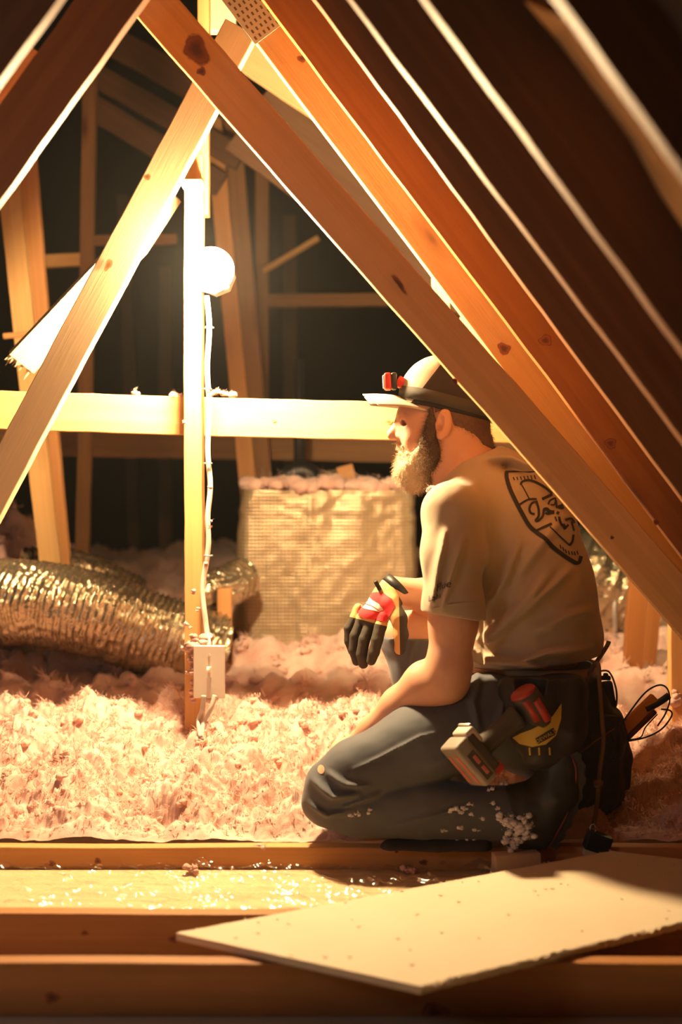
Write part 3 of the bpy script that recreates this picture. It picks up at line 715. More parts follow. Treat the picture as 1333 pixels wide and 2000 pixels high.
# ---------------------------------------------------------------- drywall offcut in front
def drywall():
    zt = 0.1035
    def g(px, py): # point on the plane z=zt
        Y = (EYE-zt)*F/(py-HY); return Vector(((px-PX0)/F*Y, Y, 0))
    A = g(345, 1822); B = g(822, 1926); u = Vector((0.525, 0.34, 0)).normalized()
    Cc = g(1195, 1662); D = B+u*1.05
    out = []
    def edge(p, q, n, jag, nrm):
        for i in range(n):
            t = i/n; j = (random.random()**2)*jag*(1 if i else 0)
            out.append(p.lerp(q, t)+nrm*j*(1 if random.random() > .35 else -0.3))
    nl = Vector((-u.y, u.x, 0))
    edge(B, D, 150, 0.0035, -nl*-1)
    edge(D, Cc, 20, 0.0, nl); edge(Cc, A, 110, 0.0022, nl); edge(A, B, 40, 0.0006, u)
    root_c = (A+B+Cc+D)/4; root_c.z = 0.0905
    root = empty('drywall_sheet', root_c); tag(root, 'tan paper faced drywall offcut lying across the near joists, lower right', 'drywall sheet')
    poly = [Vector((p.x-root_c.x, p.y-root_c.y)) for p in out]
    ins_ = []
    xs = [p.x for p in poly]; ys = [p.y for p in poly]
    core = plain('gypsum_core', (0.62, 0.50, 0.36), 0.9, 0, 120, 0.5, 0.002)
    paper = NT('grey_tan_face_paper'); paper.rough(0.8); v = paper.coord()
    paper.color(paper.mix(paper.noise(v, 5, 5, 0.6), (0.66, 0.56, 0.42), (0.56, 0.45, 0.32))).bump(paper.noise(v, 45, 3), 0.15, 0.0015)
    def layer(name, z0, z1, mat, grow=0.0):
        bm = bmesh.new(); c = Vector((0, 0))
        P = [p*(1+grow) for p in poly]
        a = [bm.verts.new((p.x, p.y, z0)) for p in P]; b = [bm.verts.new((p.x, p.y, z1)) for p in P]
        for i in range(len(P)): bm.faces.new((a[i], a[(i+1) % len(P)], b[(i+1) % len(P)], b[i]))
        f1 = bm.faces.new(a[::-1]); f2 = bm.faces.new(b)
        bmesh.ops.triangulate(bm, faces=[f1, f2])
        return bm_obj(name, bm, mat, root)
    layer('gypsum_core', 0.0, 0.0122, core); layer('face_paper', 0.0122, 0.0130, paper.m, 0.002)
    # torn paper curls along the two cut edges
    bm = bmesh.new()
    def curl(p, nrm, s):
        t = Vector((nrm.y, -nrm.x, 0)); h = random.uniform(0.3, 1)*s
        a = bm.verts.new(p-t*s*0.9); b = bm.verts.new(p+t*s*0.9); c = bm.verts.new(p+nrm*h+Vector((0, 0, h*0.9))+t*random.uniform(-s, s)); d = bm.verts.new(p+nrm*h*1.6+Vector((0, 0, h*0.3))+t*random.uniform(-s, s))
        bm.faces.new((a, b, c)); bm.faces.new((b, d, c))
    for i in range(280):
        t = random.random(); p = (B.lerp(D, t*0.8))-root_c; p.z = 0.011; curl(p, Vector((u.y, -u.x, 0)), random.uniform(0.003, 0.0095)*(0.5+0.9*(math.sin(t*25) > 0.2)))
    for i in range(90):
        t = random.random(); p = (Cc.lerp(A, t))-root_c; p.z = 0.0125; curl(p, Vector((-u.y, u.x, 0)), random.uniform(0.001, 0.0045))
    bm_obj('torn_paper', bm, core, root)['kind'] = 'stuff'
    # loose specks on the face
    bm = bmesh.new()
    for i in range(46):
        s = random.random(); t = random.random(); p = (A.lerp(Cc, s)).lerp(B.lerp(D, s), t)-root_c
        if not (-0.35 < p.x+root_c.x < 0.75): continue
        add_box(bm, random.uniform(.002, .008), random.uniform(.002, .005), 0.0015, Matrix.Translation((p.x, p.y, 0.0138)) @ Matrix.Rotation(random.random()*3, 4, 'Z'))
    o = bm_obj('plaster_crumbs', bm, core, root); o['kind'] = 'stuff'
drywall()
# wood off-cut under the boot
bm = bmesh.new(); add_box(bm, 0.10, 0.035, 0.052, Matrix(), 0.0015)
o = bm_obj('wood_offcut', bm, plain('pinkish_offcut', (0.62, 0.42, 0.30), 0.8, 0, 40, 0.2, 0.001, 0.2)); o.location = at(1009, 1689, 3.04)
o.rotation_euler[2] = math.radians(12)
tag(o, 'small pinkish wood offcut against the joist under the toe of the boot', 'block')
# ---------------------------------------------------------------- implicit-surface modeller for organic shapes
class SDF:
    def __init__(s, lo, hi, res):
        s.lo = np.array(lo, np.float64); s.res = res
        s.n = np.ceil((np.array(hi)-s.lo)/res).astype(int)+1
        s.v = np.full(s.n, 0.05, np.float32)
    def sub(s, lo, hi):
        a = np.clip(np.floor((np.array(lo)-s.lo)/s.res).astype(int), 0, s.n); b = np.clip(np.ceil((np.array(hi)-s.lo)/s.res).astype(int)+1, 0, s.n)
        if (b <= a).any(): return None, None
        g = [s.lo[i]+np.arange(a[i], b[i])*s.res for i in range(3)]
        return tuple(slice(a[i], b[i]) for i in range(3)), np.meshgrid(*g, indexing='ij', sparse=True)
    def put(s, fn, lo, hi, k=0.01, op='add', pad=0.03):
        sl, P = s.sub(np.array(lo)-pad, np.array(hi)+pad)
        if sl is None: return s
        d = np.asarray(fn(*P), np.float32); v = s.v[sl]
        if op == 'add':
            h = np.maximum(k-np.abs(v-d), 0)/max(k, 1e-6); s.v[sl] = np.minimum(v, d)-h*h*k*0.25
        elif op == 'cut':
            d = -d; h = np.maximum(k-np.abs(v-d), 0)/max(k, 1e-6); s.v[sl] = np.maximum(v, d)+h*h*k*0.25
        elif op == 'and':
            h = np.maximum(k-np.abs(v-d), 0)/max(k, 1e-6); s.v[sl] = np.maximum(v, d)+h*h*k*0.25
        return s
    def cone(s, a, b, ra, rb, k=0.01, op='add', ax=None, sq=1.0):
        """tapered capsule; along the unit vector ax the section is stretched by sq"""
        a = np.array(a, float); b = np.array(b, float); ba = b-a; L2 = max(float(ba @ ba), 1e-9)
        m = max(ra, rb)*max(sq, 1)
        def fn(X, Y, Z):
            px, py, pz = X-a[0], Y-a[1], Z-a[2]
            t = np.clip((px*ba[0]+py*ba[1]+pz*ba[2])/L2, 0, 1)
            qx, qy, qz = px-t*ba[0], py-t*ba[1], pz-t*ba[2]
            if ax is not None:
                u = np.array(ax, float); u = u/np.linalg.norm(u); c = (qx*u[0]+qy*u[1]+qz*u[2])*(1/sq-1)
                qx, qy, qz = qx+c*u[0], qy+c*u[1], qz+c*u[2]
            return np.sqrt(qx*qx+qy*qy+qz*qz)-(ra+(rb-ra)*t)
        return s.put(fn, np.minimum(a, b)-m, np.maximum(a, b)+m, k, op, 0.012 if op == 'cut' else 0.03)
    def chain(s, pts, rad, k=0.012, op='add', ax=None, sq=1.0, n=0):
        pts = [Vector(p) for p in pts]
        for i in range(len(pts)-1): s.cone(pts[i], pts[i+1], rad[i], rad[i+1], k, op, ax, sq)
        return s
    def ell(s, c, r, rot=None, k=0.01, op='add'):
        c = np.array(c, float); r = np.array(r, float); Rm = np.array(rot.to_3x3().transposed()) if rot is not None else np.eye(3); m = r.max()
        def fn(X, Y, Z):
            p = [X-c[0], Y-c[1], Z-c[2]]; q = [Rm[i][0]*p[0]+Rm[i][1]*p[1]+Rm[i][2]*p[2] for i in range(3)]
            k0 = np.sqrt(sum((q[i]/r[i])**2 for i in range(3))); k1 = np.sqrt(sum((q[i]/r[i]**2)**2 for i in range(3)))+1e-9
            return k0*(k0-1)/k1
        return s.put(fn, c-m, c+m, k, op, 0.012 if op == 'cut' else 0.03)
    def plane(s, p, n, k=0.004):
        """keep only the side the normal points away from"""
        p = np.array(p, float); n = np.array(n, float); n /= np.linalg.norm(n)
        fn = lambda X, Y, Z: (X-p[0])*n[0]+(Y-p[1])*n[1]+(Z-p[2])*n[2]
        return s.put(fn, s.lo, s.lo+s.n*s.res, k, 'and')
    def disp(s, fn):
        sl, P = s.sub(s.lo, s.lo+s.n*s.res); s.v += np.asarray(fn(*P), np.float32); return s
    def mesh(s, name, smooth=2):
        v = s.v.copy(); v[0] = v[-1] = 0.05; v[:, 0] = v[:, -1] = 0.05; v[:, :, 0] = v[:, :, -1] = 0.05
        ins = v < 0; nx, ny, nz = v.shape
        C = np.zeros((nx-1, ny-1, nz-1), np.int8)
        for dx in (0, 1):
            for dy in (0, 1):
                for dz in (0, 1): C += ins[dx:nx-1+dx, dy:ny-1+dy, dz:nz-1+dz]
        act = (C > 0) & (C < 8); ids = np.full(act.shape, -1, np.int64); I = np.argwhere(act); ids[act] = np.arange(len(I))
        acc = np.zeros((len(I), 3)); cnt = np.zeros(len(I))
        cs = [(dx, dy, dz) for dx in (0, 1) for dy in (0, 1) for dz in (0, 1)]
        val = {c: v[I[:, 0]+c[0], I[:, 1]+c[1], I[:, 2]+c[2]] for c in cs}
        for c in cs:
            for axn in range(3):
                if c[axn]: continue
                d = list(c); d[axn] = 1; d = tuple(d); a, b = val[c], val[d]; m = (a < 0) != (b < 0)
                t = np.where(m, a/(a-b+1e-12), 0)
                p = np.array(c, float)[None]+0*acc; p[:, axn] = t
                acc[m] += p[m]; cnt += m
        V = (I+acc/cnt[:, None])*s.res+s.lo
        Fs = []
        for axn in range(3):
            o1, o2 = (axn+1) % 3, (axn+2) % 3
            a = ins; sl0 = [slice(None)]*3; sl1 = [slice(None)]*3; sl0[axn] = slice(0, -1); sl1[axn] = slice(1, None)
            A = a[tuple(sl0)]; B = a[tuple(sl1)]; E = np.argwhere(A != B); flip = A[E[:, 0], E[:, 1], E[:, 2]]
            q = []
            for (u, w) in ((0, 0), (-1, 0), (-1, -1), (0, -1)):
                J = E.copy(); J[:, o1] += u; J[:, o2] += w; q.append(ids[J[:, 0], J[:, 1], J[:, 2]])
            Q = np.stack(q, 1); Q[~flip] = Q[~flip][:, ::-1]; Fs.append(Q)
        Q = np.concatenate(Fs)
        for _ in range(smooth):
            S = np.zeros_like(V); n = np.zeros(len(V))
            for i in range(4):
                j = (i+1) % 4
                for a_, b_ in ((i, j), (j, i)):
                    for k in range(3): S[:, k] += np.bincount(Q[:, a_], V[Q[:, b_], k], len(V))
                    n += np.bincount(Q[:, a_], minlength=len(V))
            V = V*0.45+0.55*S/n[:, None]
        return np_mesh(name, V, Q), V
MY = 3.32
def H(px, py, d=0.0): return at(px, py, MY+d)
def BB(pts, pad):
    A = np.array([list(p) for p in pts]); return A.min(0)-pad, A.max(0)+pad
def segs_field(segs):
    """wrinkle field: each item (points, width, amplitude); + raises the cloth, - sinks it"""
    def fn(X, Y, Z):
        out = np.zeros(np.broadcast_shapes(X.shape, Y.shape, Z.shape), np.float32)
        for pts, w, amp in segs:
            for i in range(len(pts)-1):
                a = np.array(list(pts[i])); b = np.array(list(pts[i+1])); ba = b-a; L2 = float(ba @ ba)+1e-9
                px, pz = X-a[0], Z-a[2]; L2 = ba[0]**2+ba[2]**2+1e-9
                t = np.clip((px*ba[0]+pz*ba[2])/L2, 0, 1); ex = px-t*ba[0]; ez = pz-t*ba[2]; ey = (Y-(a[1]+t*ba[1]))
                tt = (i+t)/(len(pts)-1)
                out = np.minimum(out, -amp*np.sin(np.pi*np.clip(tt*0.94+0.03, 0, 1))**0.6*np.exp(-(ex*ex+ez*ez)/w**2)*np.exp(-(ey/0.10)**2)) if amp > 0 else \
                      out-amp*np.sin(np.pi*np.clip(tt*0.94+0.03, 0, 1))**0.6*np.exp(-(ex*ex+ez*ez)/w**2)*np.exp(-(ey/0.10)**2)
        return out
    return fn
# ---------------------------------------------------------------- the kneeling man
LEFT = Vector((-math.sin(math.radians(25)), -math.cos(math.radians(25)), 0))   # towards his own left hand
man = empty('person', (0.40, 3.30, 0.089))
tag(man, 'kneeling bearded man in tan t-shirt, dark trousers and cap, one gloved hand, looking left', 'person')
def skin_mat():
    N = NT('skin'); g = N.n('ShaderNodeNewGeometry').outputs['Position']
    N.color(N.mix(N.noise(g, 26, 4, 0.6), (0.70, 0.40, 0.27), (0.60, 0.29, 0.19))).rough(0.5); N.set(**{'Subsurface Weight': 0.15, 'Subsurface Scale': 0.01, 'Specular IOR Level': 0.4})
    N.b.inputs['Subsurface Radius'].default_value = (1.0, 0.35, 0.2)
    N.bump(N.noise(g, 420, 3), 0.15, 0.001); return N.m
M['skin'] = skin_mat()
M['lip'] = plain('lips', (0.50, 0.20, 0.15), 0.45)
M['teeth'] = plain('teeth', (0.80, 0.74, 0.62), 0.3)
def cloth(name, c, rough=0.9, sc_=900, var=0.25, weave=0.25):
    N = NT(name); g = N.n('ShaderNodeNewGeometry').outputs['Position']
    N.color(N.mix(N.noise(g, 14, 5, 0.65), c, tuple(x*(1-var) for x in c))).rough(rough); N.set(**{'Sheen Weight': 0.15, 'Specular IOR Level': 0.2})
    N.bump(N.noise(g, sc_, 2), weave, 0.0008); return N.m
M['shirt'] = cloth('tan_cotton_jersey', (0.47, 0.37, 0.27), var=0.15)
M['trouser'] = cloth('slate_work_trousers', (0.10, 0.105, 0.125), 0.7)
M['trouser_front'] = M['trouser']
M['boot'] = plain('black_boot_rubber', (0.025, 0.027, 0.028), 0.5, 0, 60, 0.2, 0.001)
M['sole'] = plain('dark_sole', (0.03, 0.024, 0.02), 0.7)
M['leather'] = plain('black_pouch_leather', (0.022, 0.017, 0.015), 0.55, 0, 40, 0.4, 0.002)
M['brownleather'] = plain('brown_belt_leather', (0.075, 0.04, 0.022), 0.55, 0, 40, 0.3, 0.002)
RPX = lambda px, d=0.0: px*(MY+d)/F

# ---- body: head, neck, arms, hands and the trunk and legs under the clothes, one continuous surface
S = SDF((-0.06, 2.98, 0.08), (0.66, 3.68, 1.20), 0.0033)
def head(S):
    c = H(868, 800)
    S.ell(H(872, 790), (RPX(84), 0.077, RPX(88)), k=0.01)                      # skull
    S.ell(H(832, 838), (RPX(58), 0.062, RPX(62)), k=0.03)                      # face mass
    S.cone(H(818, 905), H(806, 915), 0.040, 0.030, 0.03, ax=(0, 1, 0), sq=1.15)  # jaw and chin
    S.cone(H(864, 880), H(815, 912), 0.046, 0.032, 0.03, ax=(0, 1, 0), sq=1.25)
    S.cone(H(790, 808, -0.025), H(790, 808, 0.03), 0.014, 0.014, 0.015)        # brow ridge
    S.cone(H(784, 818), H(766, 846), 0.008, 0.0105, 0.012)                     # nose bridge
    S.ell(H(768, 850), (0.0135, 0.0125, 0.0115), k=0.008)
    for s in (-1, 1):
        S.ell(H(781, 853, s*0.013), (0.010, 0.008, 0.008), k=0.006)            # nostril wings
        S.ell(H(776, 860, s*0.008), (0.004, 0.003, 0.003), k=0.002, op='cut')
        S.ell(H(797, 826, s*0.030), (0.014, 0.013, 0.010), k=0.008, op='cut')  # eye sockets
        S.ell(H(803, 822, s*0.030), (0.0140, 0.013, 0.0125), k=0.004)           # eyelids
        S.ell(H(792, 822, s*0.032), (0.009, 0.015, 0.0016), k=0.001, op='cut')
        S.cone(H(800, 818, s*0.040), H(794, 816, s*0.020), 0.006, 0.006, 0.01) # brow
        S.ell(H(812, 856, s*0.040), (0.022, 0.018, 0.020), k=0.02)             # cheek, raised in a smile
    S.cone(H(782, 868, 0), H(795, 872, -0.024), 0.0075, 0.006, 0.008)          # upper lip
    S.cone(H(782, 868, 0), H(795, 872, 0.024), 0.0075, 0.006, 0.008)
    S.cone(H(786, 884, 0), H(798, 882, -0.020), 0.0075, 0.006, 0.008)          # lower lip
    S.cone(H(786, 884, 0), H(798, 882, 0.020), 0.0075, 0.006, 0.008)
    S.ell(H(782, 877, 0), (0.010, 0.020, 0.0035), k=0.003, op='cut')
    for s in (-1, 1):                                                          # ears
        R_ = Matrix.Rotation(math.radians(10), 3, 'Y')
        S.ell(H(867, 826, s*0.081), (0.0185, 0.0085, 0.034), rot=R_, k=0.005)
        S.ell(H(863, 822, s*0.090), (0.0125, 0.0075, 0.022), rot=R_, k=0.003, op='cut')
        S.ell(H(859, 836, s*0.086), (0.0070, 0.010, 0.009), k=0.002, op='cut')
        S.chain([H(861, 806, s*0.086), H(869, 815, s*0.087), H(869, 832, s*0.087), H(864, 843, s*0.086)], [0.0022, 0.0028, 0.0028, 0.003], 0.003)
        S.ell(H(853, 830, s*0.084), (0.004, 0.004, 0.006), k=0.003)
        S.ell(H(860, 852, s*0.083), (0.009, 0.006, 0.009), k=0.005)
    # neck
    S.cone(H(884, 850), H(925, 935), 0.066, 0.070, 0.03)
    S.cone(H(860, 890), H(905, 950), 0.050, 0.060, 0.03)
head(S)
# trunk under the shirt
S.chain([H(1040, 1370), H(1030, 1240), H(1005, 1110), H(965, 1000), H(935, 940)], [0.105, 0.110, 0.115, 0.095, 0.06], 0.04, ax=LEFT, sq=1.3)
SHL = H(884, 1000, -0.165); ELL = H(880, 1322, -0.20); WRL = H(716, 1434, -0.055)
SHR = H(985, 1000, 0.17); ELR = H(925, 1185, 0.20); WRR = H(766, 1152, 0.10)
S.cone(H(950, 960), SHL, 0.06, 0.055, 0.04); S.cone(H(950, 960), SHR, 0.06, 0.055, 0.04)
# near arm: shoulder, elbow, forearm
S.chain([SHL, H(884, 1120, -0.19), H(886, 1215, -0.20), H(878, 1300, -0.205)], [0.054, 0.052, 0.051, 0.047], 0.02)
S.chain([H(878, 1300, -0.205), H(868, 1332, -0.20)], [0.047, 0.045], 0.02)
S.cone(H(886, 1335, -0.20), H(872, 1345, -0.19), 0.030, 0.026, 0.02)            # elbow point
S.chain([H(868, 1328, -0.20), H(835, 1338, -0.17), H(782, 1380, -0.12), H(728, 1426, -0.065), H(708, 1442, -0.045)], [0.048, 0.051, 0.042, 0.030, 0.026], 0.02)
# near hand resting on the inside of the thigh: palm, four fingers, thumb
pl = [H(700, 1450, -0.03), H(668, 1470, -0.005)]
S.cone(pl[0], pl[1], 0.024, 0.030, 0.015, ax=(0.3, 0.9, 0.2), sq=1.35)
for i in range(4):
    o_ = Vector((0, 0.020*(i-1.5), 0.012*(1.5-i)*0.3)); L_ = (0.9, 1.0, 0.95, 0.75)[i]
    a_ = Vector(pl[1])+o_; b_ = a_+Vector((-0.034*L_, 0.002, -0.012)); c_ = b_+Vector((-0.020*L_, 0.004, -0.020)); d_ = c_+Vector((-0.008*L_, 0.006, -0.018))
    S.chain([a_, b_, c_, d_], [0.011, 0.0095, 0.0088, 0.0078], 0.004)
S.chain([Vector(pl[0])+Vector((0, -0.02, -0.01)), Vector(pl[0])+Vector((-0.02, -0.042, -0.025)), Vector(pl[0])+Vector((-0.045, -0.050, -0.035))], [0.013, 0.011, 0.009], 0.008)
# far arm
S.chain([SHR, ELR], [0.052, 0.046], 0.02); S.chain([ELR, H(840, 1165, 0.14), WRR], [0.047, 0.042, 0.031], 0.02)
# far hand hanging from the wrist, inside the glove
def gloved_hand(S, g=0.0, k=0.004):
    kn = []
    S.cone(WRR, H(757, 1168, 0.095), 0.030+g, 0.031+g, 0.015)
    S.cone(H(757, 1168, 0.095), H(727, 1203, 0.085), 0.030+g, 0.026+g, 0.02, ax=(-0.62, 0.55, -0.25), sq=1.42)
    F_ = [ # knuckle, first joint, second joint, tip, radius
        ((744, 1222, 0.055), (737, 1250, 0.047), (731, 1274, 0.046), (726, 1290, 0.050), 0.0128),
        ((724, 1220, 0.078), (712, 1250, 0.070), (707, 1278, 0.070), (710, 1297, 0.076), 0.0125),
        ((707, 1214, 0.100), (694, 1242, 0.093), (692, 1270, 0.092), (697, 1291, 0.098), 0.0118),
        ((694, 1206, 0.120), (682, 1228, 0.116), (682, 1252, 0.116), (688, 1272, 0.120), 0.0105)]
    for a, b, c, d, r in F_:
        S.chain([H(a[0]+6, a[1]-18, a[2]+0.004), H(*a), H(*b), H(*c), H(*d)], [r*1.0+g, r*1.08+g, r+g, r*0.97+g, r*0.82+g], k)
    S.chain([H(764, 1178, 0.055), H(780, 1208, 0.040), H(784, 1240, 0.040), H(781, 1268, 0.046)], [0.019+g, 0.0165+g, 0.0145+g, 0.0115+g], 0.012)
gloved_hand(S, -0.003)
# legs under the trousers
for a, b, c, d in ((H(1040, 1380, -0.09), H(650, 1545, -0.19), H(1010, 1590, -0.20), -1), (H(1050, 1375, 0.10), H(795, 1235, 0.17), H(880, 1590, 0.03), 1)):
    S.chain([a, b], [0.075, 0.048], 0.03); S.chain([b, c], [0.048, 0.036], 0.02)
me, V = S.mesh('body', 2)
link('body', me, M['skin'], None, True)
body = bpy.data.objects['body']; adopt(body, man)
del S

# ---- t-shirt
S = SDF((0.14, 2.98, 0.38), (0.66, 3.66, 0.96), 0.0036)
sp = [H(1040, 1335), H(1036, 1250), H(1024, 1150), H(1000, 1050), H(968, 975), H(945, 935)]
S.chain(sp, [0.150, 0.154, 0.150, 0.137, 0.108, 0.070], 0.05, ax=LEFT, sq=1.16)
S.cone(H(918, 1270, -0.02), H(925, 1200, 0), 0.05, 0.05, 0.06)      # loose belly fold
S.cone(H(950, 950), SHL+Vector((0.0, 0.02, -0.002)), 0.060, 0.062, 0.05); S.cone(H(975, 945), SHR, 0.058, 0.060, 0.05)
S.chain([SHL, H(884, 1080, -0.185), H(886, 1190, -0.20), H(886, 1225, -0.20)], [0.066, 0.066, 0.064, 0.065], 0.025)
S.chain([SHR, H(965, 1120, 0.19)], [0.064, 0.066], 0.03)
W = []
def w(pts, wd, am): W.append(([H(*p) for p in pts], wd, am*1.7))
w([(900, 1285, -.12), (985, 1215, -.17), (1070, 1120, -.15)], 0.010, 0.012)
w([(930, 1300, -.12), (1010, 1235, -.17), (1100, 1140, -.12)], 0.009, -0.012)
w([(960, 1240, -.16), (1040, 1170, -.16), (1110, 1110, -.10)], 0.008, 0.010)
w([(915, 1260, -.14), (960, 1200, -.17), (1000, 1165, -.17)], 0.008, -0.012)
w([(955, 1180, -.17), (985, 1130, -.17), (1010, 1060, -.14)], 0.008, 0.008)
w([(950, 1160, -.17), (968, 1090, -.17), (985, 1030, -.15)], 0.007, -0.010)
w([(980, 1300, -.17), (1060, 1270, -.16), (1150, 1262, -.10)], 0.008, 0.010)
w([(1000, 1285, -.17), (1080, 1250, -.16), (1160, 1235, -.08)], 0.007, -0.009)
w([(905, 1275, -.1), (940, 1288, -.15), (1000, 1292, -.17), (1060, 1300, -.16)], 0.008, 0.014)
w([(900, 1250, -.1), (935, 1262, -.15), (990, 1270, -.17)], 0.007, -0.012)
w([(1040, 1230, -.16), (1100, 1200, -.13), (1150, 1190, -.08)], 0.009, 0.008)
w([(1010, 1120, -.16), (1060, 1050, -.12), (1090, 1010, -.08)], 0.012, 0.008)
w([(870, 1040, -.24), (855, 1110, -.25), (845, 1180, -.25)], 0.007, 0.008)
w([(905, 1050, -.24), (885, 1110, -.26), (862, 1190, -.26)], 0.006, 0.008)
w([(880, 1050, -.25), (868, 1110, -.26), (850, 1195, -.26)], 0.005, -0.007)
w([(930, 1040, -.22), (944, 1090, -.22), (944, 1180, -.22)], 0.009, -0.014)
w([(900, 985, -.2), (935, 1015, -.2), (952, 1070, -.19)], 0.006, -0.006)
w([(960, 890, -.06), (1000, 892, -.06), (1050, 915, -.05)], 0.008, 0.008)
w([(950, 905, -.08), (990, 912, -.08), (1040, 930, -.06)], 0.007, -0.007)
W = [(p_, wd_*1.15, am_*1.5) for p_, wd_, am_ in W]
f1 = segs_field(W); S.disp(f1)
S.disp(lambda X, Y, Z: 0.008*(fbm(X*13+3, Y*11, Z*9-X*6, 2)-0.5)+0.003*(fbm(X*30, Y*30, Z*24, 2)-0.5))
# openings: hem, neck, sleeve
S.disp(lambda X, Y, Z: 0*X+0*Y+0*Z)
p = H(1037, 1284); S.plane(p, (0.07, 0, -1), 0.010)
S.cone(H(884, 850), H(932, 925), 0.080, 0.066, 0.006, 'cut')
sv = S.v
def cutbox(S, p, n, lo, hi):
    p = np.array(list(p)); n = np.array(n, float); n /= np.linalg.norm(n)
    sl, P = S.sub(lo, hi)
    d = (P[0]-p[0])*n[0]+(P[1]-p[1])*n[1]+(P[2]-p[2])*n[2]; S.v[sl] = np.maximum(S.v[sl], d)
q = H(884, 1203, -0.2); hs = 0.0
cutbox(S, q, (-0.16, -0.05, -1), (0.13, 2.9, 0.3), (H(946, 0, -0.2).x, 3.175, 0.75))
cutbox(S, H(960, 1130, 0.2), (-0.3, 0, -1), (H(860, 0, .2).x, 3.47, 0.3), (H(1010, 0, .2).x, 3.8, 0.66))
# hollow the sleeve around the upper arm so the arm leaves an open cuff
S.chain([H(885, 1150, -0.198), H(883, 1260, -0.20)], [0.050, 0.058], 0.004, 'cut')
me, V = S.mesh('t_shirt', 1)
shirt = link('t_shirt', me, M['shirt'], None, True); adopt(shirt, man); shirt['label'] = 'tan short sleeved t-shirt with dark shield print on the back'
del S
# ---- trousers
S = SDF((-0.14, 2.95, 0.08), (0.66, 3.66, 0.50), 0.0036)
S.chain([H(1045, 1400), H(1042, 1310)], [0.128, 0.138], 0.05, ax=LEFT, sq=1.18)
S.chain([H(1055, 1420, -0.07), H(960, 1405, -0.14), H(820, 1455, -0.175), H(700, 1510, -0.19), H(652, 1540, -0.19)], [0.118, 0.098, 0.086, 0.073, 0.067], 0.025)
S.chain([H(644, 1560, -0.19), H(700, 1580, -0.20), H(830, 1580, -0.21), H(980, 1590, -0.21), H(1010, 1590, -0.21)], [0.062, 0.060, 0.066, 0.060, 0.058], 0.006)
S.plane((0, 0, H(0, 1294).z), (0, 0, 1))
S.chain([H(1060, 1410, 0.08), H(900, 1290, 0.15), H(800, 1245, 0.17)], [0.09, 0.082, 0.068], 0.03)
S.chain([H(798, 1245, 0.17), H(840, 1400, 0.12), H(880, 1570, 0.03)], [0.068, 0.062, 0.056], 0.02)
W = []
w([(600, 1530, -.25), (680, 1562, -.26), (780, 1545, -.27), (900, 1525, -.27)], 0.006, -0.012)
w([(612, 1500, -.25), (650, 1505, -.26), (690, 1500, -.26)], 0.005, -0.008)
w([(610, 1525, -.25), (650, 1555, -.26), (700, 1552, -.27)], 0.007, 0.012)
w([(640, 1510, -.25), (675, 1530, -.26), (720, 1535, -.27)], 0.006, 0.009)
w([(650, 1590, -.25), (690, 1570, -.26), (740, 1552, -.27)], 0.006, 0.010)
w([(622, 1600, -.24), (670, 1585, -.26), (720, 1562, -.27)], 0.006, -0.009)
w([(605, 1570, -.24), (640, 1592, -.25), (690, 1582, -.26)], 0.006, 0.008)
w([(690, 1500, -.25), (740, 1480, -.26), (820, 1440, -.27), (860, 1432, -.27)], 0.0025, 0.004)
w([(760, 1612, -.26), (850, 1590, -.27), (930, 1570, -.27)], 0.004, 0.004)
w([(840, 1500, -.27), (900, 1475, -.27), (960, 1470, -.27)], 0.010, 0.006)
w([(905, 1330, -.2), (915, 1380, -.22), (920, 1410, -.23)], 0.006, -0.008)
w([(940, 1320, -.2), (925, 1370, -.23), (935, 1420, -.24)], 0.007, 0.010)
w([(985, 1350, -.2), (975, 1400, -.23), (1000, 1440, -.24)], 0.008, 0.010)
w([(960, 1340, -.2), (950, 1395, -.23), (965, 1430, -.24)], 0.006, -0.010)
w([(820, 1210, .1), (812, 1250, .1), (800, 1300, .1)], 0.006, 0.006)
S.disp(segs_field(W))
S.disp(lambda X, Y, Z: 0.007*(fbm(X*9+3, Y*11, Z*13, 2)-0.5)+0.003*(fbm(X*26, Y*30, Z*34, 2)-0.5))
me, V = S.mesh('trousers', 1)
trs = link('trousers', me, M['trouser'], None, True); adopt(trs, man); trs['label'] = 'slate grey work trousers'
del S

for z0, pts in ((0, ((783, 886, 0), (788, 886, -.014), (799, 883, -.027))), (1, ((781, 873, 0), (787, 874, -.014), (799, 880, -.027)))):
    for sg in (1, -1):
        o = tube_obj('lip', [H(x+1, y, d*sg) for x, y, d in pts], [0.0048]*13, M['lip'], None, 8, 6); adopt(o, man)
